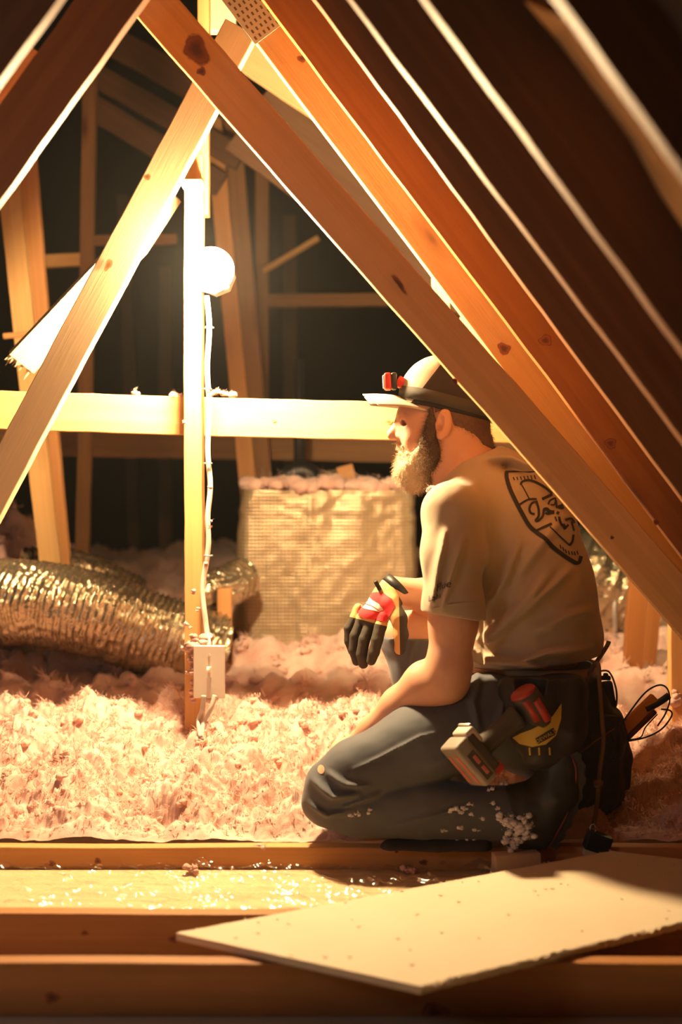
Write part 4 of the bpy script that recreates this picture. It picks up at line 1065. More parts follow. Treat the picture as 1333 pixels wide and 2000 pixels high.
# ---------------------------------------------------------------- head gear, hair, clothing details
def bvh(o):
    me = o.data; mw = Matrix.Translation(Vector(o.location)+(Vector(o.parent.location) if o.parent else Vector()))
    return BVHTree.FromPolygons([mw @ v.co for v in me.vertices], [p.vertices[:] for p in me.polygons])
ORG = Vector((0, 0, EYE))
def drape(B, px, py, off=0.001):
    """point of the surface seen at this place of the photograph, lifted off along the normal"""
    d = (at(px, py, 1.0)-ORG).normalized(); loc, nrm, _, _ = B.ray_cast(ORG, d)
    if loc is None: return None
    if nrm.dot(d) > 0: nrm = -nrm
    return loc+nrm*off
def patch(name, B, poly, mat, parent, off=0.001, step=3.0):
    """printed or sewn panel laid on a surface"""
    xs = [p[0] for p in poly]; ys = [p[1] for p in poly]
    P = []; n = len(poly)
    for i in range(n):
        a, b = Vector(poly[i]), Vector(poly[(i+1) % n]); m = max(1, int((b-a).length/step))
        P += [a.lerp(b, k/m) for k in range(m)]
    nb = len(P)
    y = min(ys)
    def inside(x, y):
        c = False
        for i in range(n):
            x1, y1 = poly[i]; x2, y2 = poly[(i+1) % n]
            if (y1 > y) != (y2 > y) and x < (x2-x1)*(y-y1)/(y2-y1)+x1: c = not c
        return c
    while y < max(ys):
        x = min(xs)
        while x < max(xs):
            if inside(x, y): P.append(Vector((x, y)))
            x += step
        y += step
    r = delaunay_2d_cdt(P, [], [list(range(nb))], 1, 1e-4)
    bm = bmesh.new(); vs = []
    for p in r[0]:
        q = drape(B, p.x, p.y, off); vs.append(bm.verts.new(q) if q else None)
    for f in r[2]:
        if all(vs[i] for i in f):
            try: bm.faces.new([vs[i] for i in f])
            except ValueError: pass
    o = bm_obj(name, bm, mat, None, True)
    return adopt(o, parent) if parent else o
def strokes(name, B, lines, mat, parent, off=0.0012):
    bm = bmesh.new()
    for pts, wd in lines:
        P = spline([Vector((x, y, 0)) for x, y in pts], 5) if len(pts) > 2 else [Vector((*pts[0], 0)).lerp(Vector((*pts[1], 0)), k/6) for k in range(7)]
        prev = None
        for i, p in enumerate(P):
            t = P[min(i+1, len(P)-1)]-P[max(i-1, 0)]; nrm = Vector((-t.y, t.x, 0)).normalized()*wd/2
            row = [drape(B, p.x+nrm.x*s, p.y+nrm.y*s, off) for s in (-1, 0, 1)]
            if None in row: prev = None; continue
            row = [bm.verts.new(q) for q in row]
            if prev:
                for k in range(2): bm.faces.new((prev[k], prev[k+1], row[k+1], row[k]))
            prev = row
    o = bm_obj(name, bm, mat, None, True)
    return adopt(o, parent)
def lettering(name, B, txt, cx, cy, size, ang, mat, parent, off=0.0012, shear=0.0, sx=1.0):
    cu = bpy.data.curves.new(name, 'FONT'); cu.body = txt; cu.size = size; cu.shear = shear; cu.align_x = 'CENTER'; cu.align_y = 'CENTER'; cu.resolution_u = 3
    t = bpy.data.objects.new(name, cu); me = bpy.data.meshes.new_from_object(t); bpy.data.objects.remove(t)
    bm = bmesh.new(); bm.from_mesh(me); bpy.data.meshes.remove(me)
    bmesh.ops.subdivide_edges(bm, edges=bm.edges, cuts=1)
    ca, sa = math.cos(ang), math.sin(ang); bad = []
    for v in bm.verts:
        x, y = v.co.x*sx, -v.co.y
        q = drape(B, cx+x*ca-y*sa, cy+x*sa+y*ca, off)
        if q is None: bad.append(v)
        else: v.co = q
    bmesh.ops.delete(bm, geom=bad, context='VERTS')
    o = bm_obj(name, bm, mat, None, True)
    return adopt(o, parent)

# eyes
N = NT('eye'); N.color((0.55, 0.50, 0.45)).rough(0.15); M['eye'] = N.m
M['iris'] = plain('iris', (0.02, 0.015, 0.01), 0.1)
for s in (-1, 1):
    bm = bmesh.new(); bmesh.ops.create_uvsphere(bm, u_segments=24, v_segments=16, radius=0.0122)
    e = bm_obj('eye', bm, M['eye'], None, True); e.location = H(802, 822, s*0.030); adopt(e, man)
    bm = bmesh.new(); bmesh.ops.create_uvsphere(bm, u_segments=16, v_segments=10, radius=0.0046)
    ir = bm_obj('iris', bm, M['iris'], e, True); ir.location = (-0.0078, s*0.002, 0.0)
# cap
def cap():
    S = SDF((0.03, 3.18, 0.98), (0.40, 3.46, 1.20), 0.0022)
    S.ell(H(873, 785), (RPX(86), 0.083, RPX(86)), k=0.01)
    S.ell(H(850, 770), (RPX(64), 0.074, RPX(70)), k=0.03)
    S.ell(H(905, 795), (RPX(56), 0.075, RPX(64)), k=0.03)
    n = Vector((-(822-788), 0, -(955-800))).normalized()      # lower edge slopes down to the nape
    S.plane(H(800, 789), n, 0.003)
    # inside hollow so the head fills it
    S.ell(H(872, 792), (RPX(80), 0.075, RPX(80)), k=0.002, op='cut')
    # seam grooves
    S.disp(lambda X, Y, Z: 0.0012*np.exp(-((Y-3.32)/0.003)**2)+0.0015*(fbm(X*40, Y*40, Z*40, 2)-0.5))
    me, V = S.mesh('crown', 2)
    a, b = H(860, 712), H(826, 756)
    # signed distance from the seam between tan front panel and dark mesh back
    sd = (V[:, 0]-b.x)*(b.z-a.z)-(V[:, 2]-b.z)*(b.x-a.x); sd = sd/math.hypot(b.z-a.z, b.x-a.x)
    low = (EYE-V[:, 2])-(EYE-H(0, 760).z)
    attr(me, 'zone', sd)
    N = NT('cap_cloth'); at_ = N.n('ShaderNodeAttribute', attribute_name='zone').outputs['Fac']
    f = N.math('GREATER_THAN', at_, 0.0)
    N.color(N.mix(f, (0.030, 0.022, 0.022), (0.46, 0.38, 0.28))).rough(0.85); g = N.n('ShaderNodeNewGeometry').outputs['Position']
    N.bump(N.noise(g, 700, 2), 0.3, 0.001); N.set(**{'Specular IOR Level': 0.15})
    root = link('cap', me, N.m, None, True); adopt(root, man); root['label'] = 'cap with tan front panel and dark back'
    # curved brim
    bm = bmesh.new(); rows = []
    A0 = H(812, 787); nU, nV = 20, 26
    th = 0.0028
    def pt(u, v, s):  # u 0..1 root to tip, v -1..1 across
        w_ = 0.072*(1-0.10*u*u)*(math.sqrt(max(0, 1-(max(0, u-0.45)/0.57)**2)) if u > 0.45 else 1)
        y = v*w_
        root_x = A0.x+0.048*(v*v)                            # root follows the round of the head
        tip_x = H(709, 0).x+0.018*v*v
        x = root_x+(tip_x-root_x)*u
        z = H(0, 782).z+0.012*u-0.034*(v*v)*(1-0.30*u)+0.005*math.sin(u*3.1)
        return Vector((x, MY+y, z+s*th))
    for s in (0, 1):
        rows.append([[bm.verts.new(pt(i/nU, -1+2*j/nV, s)) for j in range(nV+1)] for i in range(nU+1)])
    for s in (0, 1):
        for i in range(nU):
            for j in range(nV):
                q = (rows[s][i][j], rows[s][i+1][j], rows[s][i+1][j+1], rows[s][i][j+1]); bm.faces.new(q if s else q[::-1])
    def wall(a, b):
        for k in range(len(a)-1): bm.faces.new((a[k], a[k+1], b[k+1], b[k]))
    wall([r[0] for r in rows[0]], [r[0] for r in rows[1]]); wall([r[-1] for r in rows[0]], [r[-1] for r in rows[1]])
    wall(rows[0][-1], rows[1][-1]); wall(rows[0][0], rows[1][0])
    bmesh.ops.remove_doubles(bm, verts=bm.verts, dist=1e-5)
    M['brim'] = plain('brim_cloth', (0.50, 0.43, 0.35), 0.8, 0, 300, 0.2, 0.0008)
    br = bm_obj('brim', bm, M['brim'], None, True); br.parent = root; br.location = (0, 0, 0)
    return root
capo = cap()
# headlamp on the cap
def headlamp():
    root = empty('headlamp', H(768, 745)); tag(root, 'red and black headlamp strapped round the cap above the brim', 'headlamp')
    red = plain('red_plastic', (0.62, 0.035, 0.02), 0.35); grey = plain('grey_lens', (0.55, 0.50, 0.45), 0.2)
    olive = plain('worn_strap', (0.035, 0.027, 0.018), 0.8, 0, 200, 0.3, 0.001)
    R_ = Matrix.Rotation(math.radians(-3), 4, 'Y')
    bm = bmesh.new(); add_box(bm, 0.018, 0.052, 0.040, R_ @ Matrix.Translation((-0.012, 0, 0)), 0.006, 3); a = bm_obj('lamp_housing', bm, red, root, True)
    bm = bmesh.new(); add_box(bm, 0.014, 0.054, 0.039, R_ @ Matrix.Translation((0.002, 0, 0)), 0.005, 3); bm_obj('rear_housing', bm, M['black'], root, True)
    bm = bmesh.new(); add_box(bm, 0.004, 0.040, 0.030, R_ @ Matrix.Translation((-0.0215, 0, 0)), 0.0015, 2); bm_obj('lens', bm, grey, a, True)
    bm = bmesh.new(); add_box(bm, 0.040, 0.050, 0.024, Matrix.Translation((0.026, 0, -0.008)) @ Matrix.Rotation(math.radians(32), 4, 'Y'), 0.003, 2); bm_obj('hinge_bracket', bm, red, root, True)
    bm = bmesh.new(); add_box(bm, 0.018, 0.056, 0.022, Matrix.Translation((0.037, 0, -0.014)) @ Matrix.Rotation(math.radians(32), 4, 'Y'), 0.003, 2); bm_obj('base_plate', bm, plain('tan_plate', (0.25, 0.16, 0.08), 0.5), root, True)
    # strap: loop round the crown
    Bc = bvh(capo); bm = bmesh.new(); n = 72; c = H(873, 781); loops = []
    for k in range(n):
        t = 2*math.pi*k/n; o_ = Vector((math.cos(t), math.sin(t), 0)); row = []
        for dz in (-0.015, 0.013):
            for lift in ((0.0035, 0.0005) if dz < 0 else (0.0005, 0.0035)):
                q = c+Vector((0, 0, 0)); q.z = H(0, 781).z-(o_.x*0.1+0.02)*0.24+dz
                hit = Bc.ray_cast(q+o_*0.3, -o_); p = hit[0] if hit[0] is not None else q+o_*0.10
                row.append(bm.verts.new(p+o_*lift))
        loops.append(row)
    for k in range(n):
        for j in range(4): bm.faces.new((loops[k][j], loops[(k+1) % n][j], loops[(k+1) % n][(j+1) % 4], loops[k][(j+1) % 4]))
    o = bm_obj('strap', bm, olive, None, True); adopt(o, root); o['label'] = 'worn dark elastic strap'
headlamp()

# beard and hair
def strands(name, roots, dirs, length, width, matn, parent, curl=0.3, seg=4):
    n = len(roots); r = roots; d = dirs/np.linalg.norm(dirs, axis=1)[:, None]
    L = length*RNG.uniform(0.5, 1.25, n)[:, None]
    s = np.cross(d, RNG.normal(0, 1, (n, 3))); s /= np.linalg.norm(s, axis=1)[:, None]
    pts = [r]; dd = d.copy()
    for k in range(seg):
        dd = dd+RNG.normal(0, curl, (n, 3))*0.5; dd /= np.linalg.norm(dd, axis=1)[:, None]; pts.append(pts[-1]+dd*L/seg)
    V = []
    for k, p in enumerate(pts):
        w_ = width*(1-0.8*k/seg); V += [p-s*w_, p+s*w_]
    V = np.stack(V, 1).reshape(-1, 3); m = 2*(seg+1); base = (np.arange(n)*m)[:, None]
    Fq = np.concatenate([base+[2*k, 2*k+1, 2*k+3, 2*k+2] for k in range(seg)])
    return V, Fq
def hairmat(name, dark, light, lo, hi):
    """two natural colours: light over the front, dark towards the ear"""
    N = NT(name); at_ = N.n('ShaderNodeAttribute', attribute_name='grey').outputs['Fac']
    N.color(N.ramp(at_, [(lo, dark), (hi, light)])).rough(0.55); N.set(**{'Specular IOR Level': 0.3}); return N.m
M['beard'] = hairmat('beard_hair', (0.075, 0.042, 0.026), (0.60, 0.46, 0.31), 0.25, 0.75)
M['hair'] = plain('short_brown_hair', (0.12, 0.058, 0.032), 0.7, 0, 400, 0.5, 0.001)
def greyness(V):
    px = V[:, 0]/V[:, 1]*F+PX0; py = HY-(V[:, 2]-EYE)/V[:, 1]*F
    e = (820+(py-880)*0.22-px)/34.0                     # boundary runs down and back from the cheek
    return np.clip(0.5+0.5*e+RNG.normal(0, 0.13, len(V)), 0, 1)
def beard():
    S = SDF((0.08, 3.20, 0.80), (0.30, 3.44, 1.06), 0.0022)
    S.chain([H(797, 890), H(800, 922), H(812, 945)], [0.022, 0.030, 0.020], 0.02, ax=(0, 1, 0), sq=1.5)
    for s in (-1, 1):
        S.chain([H(843, 800, s*0.072), H(842, 825, s*0.070), H(840, 852, s*0.064), H(832, 885, s*0.048), H(815, 920, s*0.020)], [0.005, 0.008, 0.015, 0.028, 0.032], 0.02)
        S.chain([H(842, 880, s*0.050), H(836, 925, s*0.018)], [0.022, 0.022], 0.02)
        S.chain([H(783, 868, s*0.006), H(792, 874, s*0.022), H(800, 890, s*0.034)], [0.0065, 0.0075, 0.009], 0.006)
    S.ell(H(790, 879, 0), (0.018, 0.018, 0.0045), k=0.003, op='cut')
    S.ell(H(806, 868, -0.04), (0.020, 0.03, 0.014), k=0.01, op='cut'); S.ell(H(806, 868, 0.04), (0.020, 0.03, 0.014), k=0.01, op='cut')
    S.disp(lambda X, Y, Z: 0.010*(fbm(X*70, Y*70, Z*45, 4)-0.5))
    me, V = S.mesh('beard', 1); attr(me, 'grey', greyness(V))
    o = link('beard', me, M['beard'], None, True); adopt(o, man); o['label'] = 'full beard, greying at the front and dark by the ear'
    no = np.zeros(len(V)*3, np.float32); me.vertices.foreach_get('normal', no); no = no.reshape(-1, 3)
    k = RNG.choice(len(V), 16000)
    d = no[k]*0.75+np.array([-0.15, 0, -0.9])+RNG.normal(0, 0.35, (len(k), 3))
    HV, HF = strands('b', V[k]-no[k]*0.002, d, 0.015, 0.00040, None, None, 0.7)
    h = np_mesh('beard_strands', HV, HF); attr(h, 'grey', greyness(HV)); q = link('beard_strands', h, M['beard'], o); q['kind'] = 'stuff'
beard()
def hair():
    S = SDF((0.10, 3.20, 0.88), (0.42, 3.44, 1.10), 0.0024)
    S.ell(H(874, 798), (RPX(86), 0.080, RPX(88)), k=0.01)
    S.cone(H(905, 840), H(922, 868), 0.058, 0.050, 0.02)
    n = Vector((-(822-788), 0, -(955-800))).normalized(); S.plane(H(800, 787), -n, 0.002)
    # keep only behind the ear plus the sideburn, and end in a soft line on the neck
    S.plane(H(845, 0), (-1, 0, 0), 0.004)
    S.plane(H(900, 868), (-0.35, 0, -1), 0.008)
    S.ell(H(862, 832, -0.085), (0.021, 0.04, 0.036), k=0.004, op='cut'); S.ell(H(862, 832, 0.085), (0.021, 0.04, 0.036), k=0.004, op='cut')
    S.disp(lambda X, Y, Z: 0.003*(fbm(X*160, Y*160, Z*160, 3)-0.5))
    me, V = S.mesh('hair', 1); o = link('hair', me, M['hair'], None, True); adopt(o, man)
    no = np.zeros(len(V)*3, np.float32); me.vertices.foreach_get('normal', no); no = no.reshape(-1, 3)
    k = RNG.choice(len(V), 6000); d = no[k]*0.5+np.array([0.3, 0, -0.8])+RNG.normal(0, 0.25, (len(k), 3))
    HV, HF = strands('b', V[k], d, 0.007, 0.0004, None, None, 0.2, 2)
    q = link('hair_strands', np_mesh('hair_strands', HV, HF), M['hair'], o); q['kind'] = 'stuff'
hair()
def brows():
    for s in (-1, 1):
        t = RNG.uniform(0, 1, 220); base = np.array(H(785, 810, s*0.012)); tip = np.array(H(803, 810, s*0.045))
        p = base+(tip-base)*t[:, None]+np.stack([-0.003-0*t, 0*t, 0.004*np.sin(t*3.1)+RNG.normal(0, .0015, 220)], 1)
        HV, HF = strands('b', p, np.tile([0.4, s*0.6, 0.25], (220, 1))+RNG.normal(0, .3, (220, 3)), 0.009, 0.0005, None, None, 0.2, 2)
        o = link('eyebrow', np_mesh('eyebrow', HV, HF), M['hair'], None); adopt(o, man)
brows()

# glove on the far hand
def glove():
    S = SDF((0.0, 3.28, 0.42), (0.22, 3.56, 0.70), 0.0021)
    gloved_hand(S, 0.0012, 0.003)
    S.plane(WRR+Vector((0.004, 0, 0.004)), (0.85, 0.05, 0.5), 0.002)
    S.disp(lambda X, Y, Z: 0.0022*(fbm(X*60, Y*60, Z*60, 3)-0.5))
    me, V = S.mesh('glove', 1)
    px = V[:, 0]/V[:, 1]*F+PX0; py = HY-(V[:, 2]-EYE)/V[:, 1]*F
    knuckle = (py-(1207+(px-693)*0.26))/6.0
    thumb = np.where(px > 757, (px-781-(py-1230)*0.02)/3.0, -9)
    z = np.where(px > 757, thumb, knuckle)
    attr(me, 'zone', z)
    N = NT('work_glove'); at_ = N.n('ShaderNodeAttribute', attribute_name='zone').outputs['Fac']; g = N.n('ShaderNodeNewGeometry').outputs['Position']
    f = N.math('GREATER_THAN', at_, 0.0)
    N.color(N.mix(f, (0.58, 0.32, 0.12), N.mix(N.noise(g, 30, 3), (0.02, 0.017, 0.014), (0.05, 0.035, 0.022)))).rough(0.8); N.bump(N.noise(g, 500, 2), 0.3, 0.001)
    o = link('glove', me, N.m, None, True); adopt(o, man); o['label'] = 'work glove with black fingers, tan cuff and red back'
    B = bvh(o); u = lambda L: [(640+x*0.225, 1080+y*0.225) for x, y in L]
    red = plain('red_knit', (0.75, 0.035, 0.04), 0.85); wh = plain('white_print', (0.85, 0.78, 0.62), 0.6)
    a = patch('back_panel', B, u([(365, 350), (430, 340), (490, 350), (560, 400), (585, 460), (545, 540), (505, 600), (430, 585), (350, 570), (280, 550), (255, 515), (285, 450), (325, 375)]), red, None, 0.0012, 2.5)
    a.parent = o; a.location = (0, 0, 0)
    b = patch('logo_print', B, u([(330, 380), (372, 388), (392, 410), (430, 432), (455, 445), (462, 462), (480, 470), (490, 495), (450, 512), (400, 500), (340, 490), (288, 470), (300, 440), (335, 420)]), wh, None, 0.0020, 2.0)
    b.parent = o; b.location = (0, 0, 0)
    b2 = strokes('logo_gap', B, [(u([(325, 445), (380, 460), (450, 500)]), 1.6)], red, man, 0.0026); b2.parent = o; b2.location = (0, 0, 0)
    # wrist strap
    bm = bmesh.new(); ax = (H(775, 1143, .1)-H(757, 1160, .095)).normalized(); c = H(774, 1148, 0.102); e1 = ax.orthogonal().normalized(); e2 = ax.cross(e1); L = []
    for k in range(40):
        t = 2*math.pi*k/40; o_ = e1*math.cos(t)+e2*math.sin(t)
        L.append([bm.verts.new(c+ax*h+o_*r) for h, r in ((-0.011, 0.0375), (0.011, 0.0365), (0.011, 0.0335), (-0.011, 0.0345))])
    for k in range(40):
        for j in range(4): bm.faces.new((L[k][j], L[(k+1) % 40][j], L[(k+1) % 40][(j+1) % 4], L[k][(j+1) % 4]))
    s = bm_obj('wrist_strap', bm, M['black'], None, True); s.parent = o; s.location = (0, 0, 0)
    bm = bmesh.new(); add_box(bm, 0.010, 0.022, 0.024, Matrix.Translation(H(738, 1143, 0.075)) @ Matrix.Rotation(math.radians(-28), 4, 'Y'), 0.002); s = bm_obj('strap_tab', bm, M['black'], None, True); s.parent = o; s.location = (0, 0, 0)
glove()

# boots
def boots():
    S = SDF((0.30, 2.98, 0.07), (0.62, 3.26, 0.40), 0.003)
    S.chain([H(1000, 1588, -0.21), H(1055, 1568, -0.215)], [0.060, 0.052], 0.02)
    S.chain([H(1100, 1478, -0.215), H(1085, 1545, -0.215), H(1052, 1612, -0.215)], [0.040, 0.050, 0.044], 0.02)
    S.ell(H(1036, 1632, -0.215), (0.052, 0.046, 0.034), k=0.03)
    S.ell(H(1090, 1450, -0.2), (0.03, 0.04, 0.03), k=0.02)
    S.disp(lambda X, Y, Z: 0.010*(fbm(X*26, Y*26, Z*20, 3)-0.5))
    S.plane((0, 0, 0.0895), (0, 0, -1), 0.006)
    me, V = S.mesh('boot', 1); b = link('boot', me, M['boot'], None, True); adopt(b, man); b['label'] = 'black rubber boot standing on its toe'
    pts = [H(1118, 1462, -0.21), H(1132, 1500, -0.215), H(1122, 1560, -0.215), H(1100, 1610, -0.215), H(1076, 1648, -0.215)]
    bm = bmesh.new(); P = spline(pts, 8); rows = []
    for i, p in enumerate(P):
        t = (P[min(i+1, len(P)-1)]-P[max(i-1, 0)]).normalized(); o_ = Vector((t.z, 0, -t.x)).normalized(); o_ = o_ if o_.x > 0 else -o_
        wv = 0.040-0.008*math.sin(i/len(P)*math.pi)
        tread = 0.004 if (i//2) % 2 else 0.0
        rows.append([bm.verts.new(p+Vector((0, a*wv, 0))+o_*b_) for a, b_ in ((-1, -0.010), (1, -0.010), (1, 0.006+tread), (-1, 0.006+tread))])
    for i in range(len(rows)-1):
        for j in range(4): bm.faces.new((rows[i][j], rows[i+1][j], rows[i+1][(j+1) % 4], rows[i][(j+1) % 4]))
    bm.faces.new(rows[0]); bm.faces.new(rows[-1][::-1])
    s = bm_obj('sole', bm, M['sole'], None, False); s.parent = b; s.location = (0, 0, 0)
    w_ = tube_obj('welt', [p+Vector((-0.012, -0.036, 0)) for p in pts], 0.0028, plain('dark_red_welt', (0.16, 0.02, 0.015), 0.6), None, 8, 6); w_.parent = b; w_.location = (0, 0, 0)
    # second boot lying flat on the joist under the shin
    S = SDF((0.04, 3.02, 0.07), (0.36, 3.18, 0.16), 0.0026)
    S.chain([H(762, 1660, -0.225), H(850, 1660, -0.225), H(940, 1655, -0.225)], [0.022, 0.024, 0.026], 0.02, ax=(0, 1, 0), sq=1.5)
    S.plane((0, 0, 0.0900), (0, 0, -1), 0.002); S.plane((0, 0, 0.128), (0, 0, 1), 0.008)
    S.disp(lambda X, Y, Z: 0.003*(fbm(X*30, Y*30, Z*30, 2)-0.5))
    me, V = S.mesh('boot', 1); b = link('boot', me, M['sole'], None, True); adopt(b, man); b['label'] = 'dark boot lying flat on the joist under the shin'
boots()

# printed shield on the back and script on the sleeve
B = bvh(shirt)
ink = plain('dark_print_ink', (0.022, 0.014, 0.012), 0.8); blue = plain('navy_print_ink', (0.05, 0.035, 0.07), 0.8)
z = lambda L: [(960+x*0.15, 890+y*0.15) for x, y in L]
E = [(z([(198, 215), (202, 300), (250, 450), (340, 640), (420, 790), (500, 920), (590, 1000), (700, 1080), (800, 1190), (900, 1270), (1000, 1340), (1100, 1400)]), 8.0),
     (z([(1090, 1400), (1140, 1390), (1165, 1310)]), 7.0), (z([(180, 213), (560, 207)]), 2.6), (z([(560, 207), (900, 205)]), 2.6),
     (z([(385, 385), (400, 345), (480, 325), (580, 350), (700, 420), (790, 500)]), 4.5), (z([(400, 390), (490, 560)]), 2.2),
     (z([(365, 640), (480, 575), (590, 568)]), 4.0), (z([(660, 570), (790, 505)]), 5.5),
     (z([(600, 600), (530, 620), (495, 690), (515, 750), (565, 765)]), 4.5), (z([(585, 595), (615, 700), (615, 790), (575, 845), (610, 850), (670, 790), (680, 700)]), 4.5),
     (z([(680, 710), (720, 700), (760, 735), (820, 740)]), 7.0), (z([(700, 750), (740, 760), (800, 745)]), 4.0),
     (z([(740, 640), (760, 590), (830, 560), (820, 640), (770, 640)]), 3.5), (z([(840, 590), (850, 680), (880, 660), (890, 700)]), 4.0), (z([(900, 640), (930, 700)]), 7.0),
     (z([(850, 740), (880, 760)]), 6.0), (z([(590, 978), (790, 890)]), 5.0), (z([(765, 930), (1015, 1170)]), 2.6), (z([(1010, 1170), (1050, 1120), (1065, 1030)]), 4.5),
     (z([(880, 800), (900, 880), (960, 930), (1000, 900)]), 4.5), (z([(930, 890), (960, 960)]), 6.0), (z([(960, 840), (1040, 820), (1080, 880)]), 4.0),
     (z([(830, 800), (850, 860)]), 3.0), (z([(1040, 860), (1075, 980)]), 3.0)]
for i in range(7): E.append((z([(285+i*46, 285-i*4), (300+i*46, 325-i*2)]), 2.4))
for i, (x, y) in enumerate(((890, 1160), (925, 1190), (960, 1220), (1000, 1240), (1040, 1245), (1075, 1250), (1110, 1240))): E.append((z([(x, y), (x+14, y+50)]), 2.2))
em = strokes('shield_print', B, E, ink, man, 0.0016); em.parent = shirt; em.location = (0, 0, 0); em['label'] = 'dark outlined shield with script lettering'
a = lettering('sleeve_print', B, 'Flue', 864, 1145, 19, math.radians(-18), blue, man, 0.0016, 0.45); a.parent = shirt; a.location = (0, 0, 0)
a = lettering('sleeve_print', B, 'Labs', 849, 1167, 15, math.radians(-18), blue, man, 0.0016, 0.45); a.parent = shirt; a.location = (0, 0, 0)
a = tube_obj('sleeve_hem', [q for q in [drape(B, x, y, 0.0005) for x, y in ((826, 1192), (850, 1188), (875, 1182), (900, 1178), (925, 1176), (944, 1174))] if q], 0.0011, M['shirt'], None, 6, 5); a.parent = shirt; a.location = (0, 0, 0)
B = bvh(trs)
a = patch('knee_hole', B, [(628+7*math.cos(t), 1503+9*math.sin(t)) for t in np.linspace(0, 6.28, 12, endpoint=False)], M['skin'], None, 0.001, 2.0); a.parent = trs; a.location = (0, 0, 0)
# ---------------------------------------------------------------- tool belt and tools
def ring(name, c, ra, rb, hgt, th, mat, parent, yaw=LEFT, n=72, slope=0.0, wave=0.0):
    """band round the waist: ra across the front-back axis, rb along the man's left axis"""
    lf = yaw.normalized(); fr = Vector((lf.y, -lf.x, 0)); bm = bmesh.new(); L = []
    for k in range(n):
        t = 2*math.pi*k/n; o_ = fr*math.cos(t)*ra+lf*math.sin(t)*rb; u = (fr*math.cos(t)+lf*math.sin(t)).normalized()
        zc = slope*o_.x+wave*math.sin(5*t)
        L.append([bm.verts.new(c+o_+u*r+Vector((0, 0, zc+h))) for h, r in ((-hgt/2, 0), (-hgt/2, th), (hgt/2, th), (hgt/2, 0))])
    for k in range(n):
        for j in range(4): bm.faces.new((L[k][j], L[(k+1) % n][j], L[(k+1) % n][(j+1) % 4], L[k][(j+1) % 4]))
    o = bm_obj(name, bm, mat, None, True); return adopt(o, parent) if parent else o
bc = H(1040, 1300)
M['belt'] = plain('tan_belt_leather', (0.42, 0.26, 0.13), 0.6, 0, 40, 0.3, 0.002, 0.3)
belt = empty('tool_belt', bc); tag(belt, 'tan leather tool belt round the waist of the kneeling man', 'tool belt')
ring('belt_strap', bc, 0.146, 0.168, 0.026, 0.006, M['belt'], belt, slope=-0.05)
ring('belt_lining', bc+Vector((0, 0, -0.019)), 0.147, 0.169, 0.012, 0.007, M['brownleather'], belt, slope=-0.05)
def pouch(name, label, cat, build, lo, hi, res, mat, amp=0.006):
    S = SDF(lo, hi, res); build(S); S.disp(lambda X, Y, Z: amp*(fbm(X*24, Y*24, Z*24, 3)-0.5))
    me, V = S.mesh(name, 1); o = link(name, me, mat, None, True); return o
# holster pouch with yellow rim
def b1(S):
    S.chain([H(1046, 1352, -0.235), H(1046, 1420, -0.245), H(1052, 1470, -0.240)], [0.058, 0.056, 0.036], 0.02, ax=(0, 1, 0), sq=0.75)
    S.chain([H(1100, 1352, -0.20), H(1095, 1420, -0.215), H(1085, 1470, -0.215)], [0.055, 0.055, 0.04], 0.02)
    S.chain([H(1000, 1345, -0.215), H(1005, 1400, -0.225)], [0.03, 0.03], 0.02)
    S.cone(H(1036, 1320, -0.262), H(1040, 1385, -0.25), 0.036, 0.026, 0.006, 'cut')
root = empty('tool_pouch', H(1050, 1480, -0.22)); tag(root, 'black tool pouch with yellow rim holding the red power tool on his hip', 'tool pouch')
p1 = pouch('pouch_body', None, None, b1, (0.30, 2.98, 0.22), (0.60, 3.24, 0.46), 0.003, M['leather']); adopt(p1, root)
B1 = bvh(p1)
yel = plain('yellow_trim', (0.58, 0.38, 0.06), 0.6); blk = plain('black_print', (0.015, 0.012, 0.01), 0.6)
r_ = patch('yellow_rim', B1, [(1003, 1440), (1016, 1452), (1040, 1458), (1066, 1453), (1086, 1436), (1096, 1405), (1097, 1374), (1092, 1380), (1080, 1398), (1062, 1413), (1040, 1424), (1018, 1432)], yel, root, 0.0018, 3.0)
q = patch('label_patch', B1, [(1046, 1441), (1080, 1421), (1085, 1428), (1084, 1434), (1052, 1452), (1048, 1449)], blk, root, 0.0030, 2.5)
q = lettering('label_text', B1, 'DEWALT', 1066, 1437, 10.5, math.radians(-30), yel, root, 0.0042)
for x in (1035, 1053, 1073): strokes('yellow_tab', B1, [([(x, 1459), (x+1, 1474)], 3.2)], yel, root, 0.002)
# big black pouch behind the hip
def b2(S):
    S.chain([H(1140, 1350, -0.06), H(1160, 1440, -0.06), H(1160, 1540, -0.05), H(1150, 1575, -0.05)], [0.050, 0.066, 0.060, 0.040], 0.03, ax=(0, 1, 0), sq=1.1)
    S.chain([H(1195, 1400, -0.05), H(1205, 1480, -0.04), H(1195, 1560, -0.04)], [0.022, 0.030, 0.024], 0.02)
    S.chain([H(1218, 1490, -0.06), H(1228, 1540, -0.06)], [0.012, 0.005], 0.01)
    S.chain([H(1110, 1420, -0.10), H(1125, 1520, -0.10), H(1135, 1585, -0.08)], [0.05, 0.045, 0.03], 0.02)
root2 = empty('tool_pouch', H(1160, 1600, -0.05)); tag(root2, 'big black pouch hanging behind his hip, ragged flap at right', 'tool pouch')
p2 = pouch('pouch_body', None, None, b2, (0.42, 3.02, 0.10), (0.78, 3.44, 0.46), 0.0034, M['leather'], 0.014); adopt(p2, root2)
bm = bmesh.new(); add_box(bm, 0.05, 0.012, 0.10, Matrix.Translation(H(1185, 1440, -0.125)) @ Matrix.Rotation(0.1, 4, 'Y'), 0.004); adopt(bm_obj('side_pocket', bm, M['leather'], None, True), root2)
